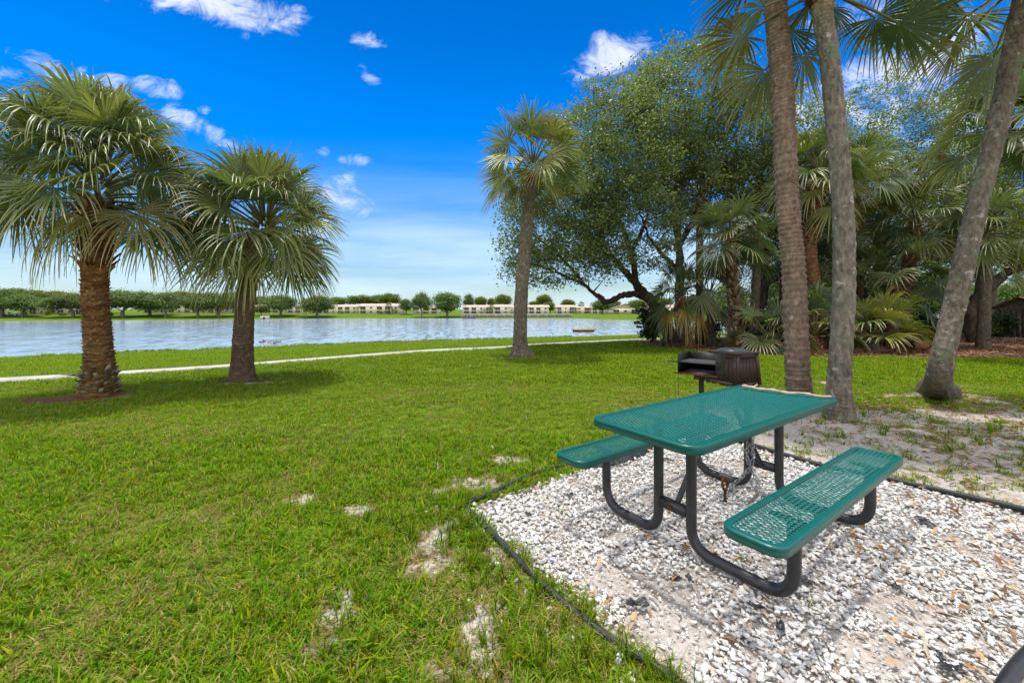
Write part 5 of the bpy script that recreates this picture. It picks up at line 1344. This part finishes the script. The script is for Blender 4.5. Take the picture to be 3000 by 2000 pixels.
for k, (px, d, w, h, lb) in enumerate([(70, 188, 20, 9, "low clipped hedge before the far left flats"), (185, 186, 22, 8, "low hedge left of the stout palm trunk on the far lawn"), (322, 184, 10, 12, "pale rounded bush right of the stout palm trunk, far shore"),
      (140, 187, 10, 16, "yellow bush before the far left flats' porch"), (1000, 238, 20, 8, "small hedge before the lower cream block"), (1120, 236, 34, 10, "hedge before the pink-roofed block"), (1155, 237, 20, 18, "taller bush at the right end of the pink-roofed block"), (1246, 240, 24, 8, "hedge before the cream end block"),
      (1415, 246, 36, 20, "bushy plants between the left seawall blocks"), (1525, 246, 20, 18, "bush beside the lone palm trunk, above the seawall"), (1680, 246, 26, 20, "bushes before the right seawall block"), (1810, 228, 60, 8, "hedge in front of the pink gable house")]):
    x = (px - 1500) / F * d; z = bgz(x, d); r = np.random.default_rng(400 + k); ww, hh = w / F * d, h / F * d
    root = empty("far_shrub" if False else "shrub", (x, d, z), 0, lb, "shrub", "hedges and bushes by the far buildings")
    cen = in_ells(r, [(0, 0, hh * .45, ww * .5, 1.0, hh * .5)], 26, .2)
    mb = MB(); leaves(mb, cen, 26, .3, .35, r, FT if k % 4 != 3 else FTY); mb.build("foliage", M["oak_leaf"], root)
# cars
def car(label, px, d, rz, paint, seed):
    x = (px - 1500) / F * d; root = empty("parked_car", (x, d, bgz(x, d)), rz, label, "car", "cars parked across the lake")
    prof = [(-2.2, .35), (-2.2, .8), (-1.9, .95), (-1.3, 1.0), (-.7, 1.45), (.7, 1.45), (1.3, 1.0), (2.0, .85), (2.2, .7), (2.2, .35)]
    mb = MB(); n = len(prof)
    V = [(a, s * (.86 if b < 1.05 else .68), b) for s in (-1, 1) for a, b in prof]; i = np.arange(n); j = (i + 1) % n
    mb.add(V, np.stack([i, j, j + n, i + n], 1)); mb.add(V, [list(range(n))[::-1]]); mb.add(V, [list(range(n, 2 * n))]); mb.build("body", paint, root)
    for s in (-1, 1):
        mb = MB(); y = s * .80
        mb.add([(-1.15, s * .87, 1.02), (1.15, s * .87, 1.02), (.62, s * .71, 1.4), (-.62, s * .71, 1.4)], [[0, 1, 2, 3]]); mb.build("side_window", M["glass"], root)
        for a in (-1.35, 1.35):
            mb = MB(); mb.tube([(a, s * .7, .33), (a, s * .92, .33)], .33, 14); mb.build("wheel", M["rubber"], root)
car("white car parked at the far left edge across the lake", 12, 183, .1, M["car_white"], 1)
car("silver car beside the white one at the far left across the lake", 34, 184, .05, M["car_silver"], 2)
car("silver car across the lake seen between the small grove palms", 2055, 190, .0, M["car_silver"], 3)
# culvert, raft, posts, ducks
x = (765 - 1500) / F * 186; mb = MB(); yb = float(ff(x))
mb.box((x, yb + .8, WZ + .7), (4.2, 1.2, 1.7), 0, None, .85); o = mb.build("culvert_headwall", M["concrete"]); tag(o, "small concrete culvert headwall on the far bank", "culvert")
mb = MB(); mb.tube([(x, yb + .13, WZ + .55), (x, yb + .2, WZ + .55)], .5, 16); mb.build("pipe_mouth", M["bin_dark"], o)
root = empty("swim_raft", ((1709 - 1500) / F * 84, 84, WZ), R_(4), "yellow wooden platform raft floating on the lake", "raft")
mb = MB()
for k in range(16): mb.box((-2.1 + k * .28, 0, .48), (.26, 2.4, .06))
mb.build("deck", M["raft"], root)
for s in (-1, 1):
    mb = MB(); mb.box((0, s * 1.12, .36), (4.5, .12, .17)); mb.build("side_beam", M["raft"], root)
    mb = MB(); mb.tube([(-2.0, s * .8, .12), (2.0, s * .8, .12)], .2, 12); mb.build("float", M["rubber"], root)
for k, (px, lb) in enumerate(((2046, "left of two wooden posts standing in the water behind the grove"), (2064, "right of two wooden posts standing in the water behind the grove"))):
    x = (px - 1500) / F * 95; mb = MB(); mb.tube([(x, 95, WZ - 1.5), (x, 95, WZ + 1.5)], .3, 10); mb.tube([(x, 95, WZ + 1.5), (x, 95, WZ + 1.62)], [.34, .2], 10)
    tag(mb.build("mooring_post", M["hut_wood"], None, True), lb, "post", "posts in the lake")
def duck(label, px, py, rz, seed, c):
    d = (H - WZ) * F / (py - HY); x = (px - 1500) / F * d; r = np.random.default_rng(seed)
    root = empty("duck", (x, d, WZ), rz, label, "duck", "ducks on the lake")
    P = np.array([(-.3, 0, .12), (-.24, 0, .09), (-.12, 0, .06), (0, 0, .05), (.12, 0, .06), (.19, 0, .1), (.22, 0, .17), (.23, 0, .24), (.25, 0, .285), (.3, 0, .29), (.335, 0, .275), (.4, 0, .262)])
    R = np.array([.012, .05, .1, .12, .105, .075, .05, .042, .055, .05, .02, .014]); Q = smoothpath(P, 40); rr = np.interp(np.linspace(0, 1, 40), np.linspace(0, 1, len(R)), R)
    C = np.tile(np.array(c), (40, 1)); C[26:33] *= .55; C[35:] = (.35, .22, .05)
    mb = MB(); mb.tube(Q, rr, 12, C); mb.build("body", M["duck"], root, True)
    for s in (-1, 1):
        mb = MB(); mb.tube(smoothpath([(-.26, s * .05, .13), (-.1, s * .1, .12), (.08, s * .1, .1)], 8), [.008, .03, .045, .05, .05, .045, .03, .01], 8, np.array(c) * .7); mb.build("wing", M["duck"], root, True)
duck("brown duck nearest the second palm trunk, leftmost of the ducks", 765, 1003, .3, 1, (.22, .13, .07))
duck("brown duck swimming close beside the leftmost duck", 775, 1001, 2.8, 2, (.2, .12, .06))
duck("paler duck in the middle of the line of ducks", 789, 1004, .1, 3, (.4, .33, .26))
duck("dark duck with its neck up, second from the right", 805, 1005, 1.2, 4, (.12, .09, .07))
duck("rightmost small duck of the line", 818, 1003, .2, 5, (.3, .24, .18))
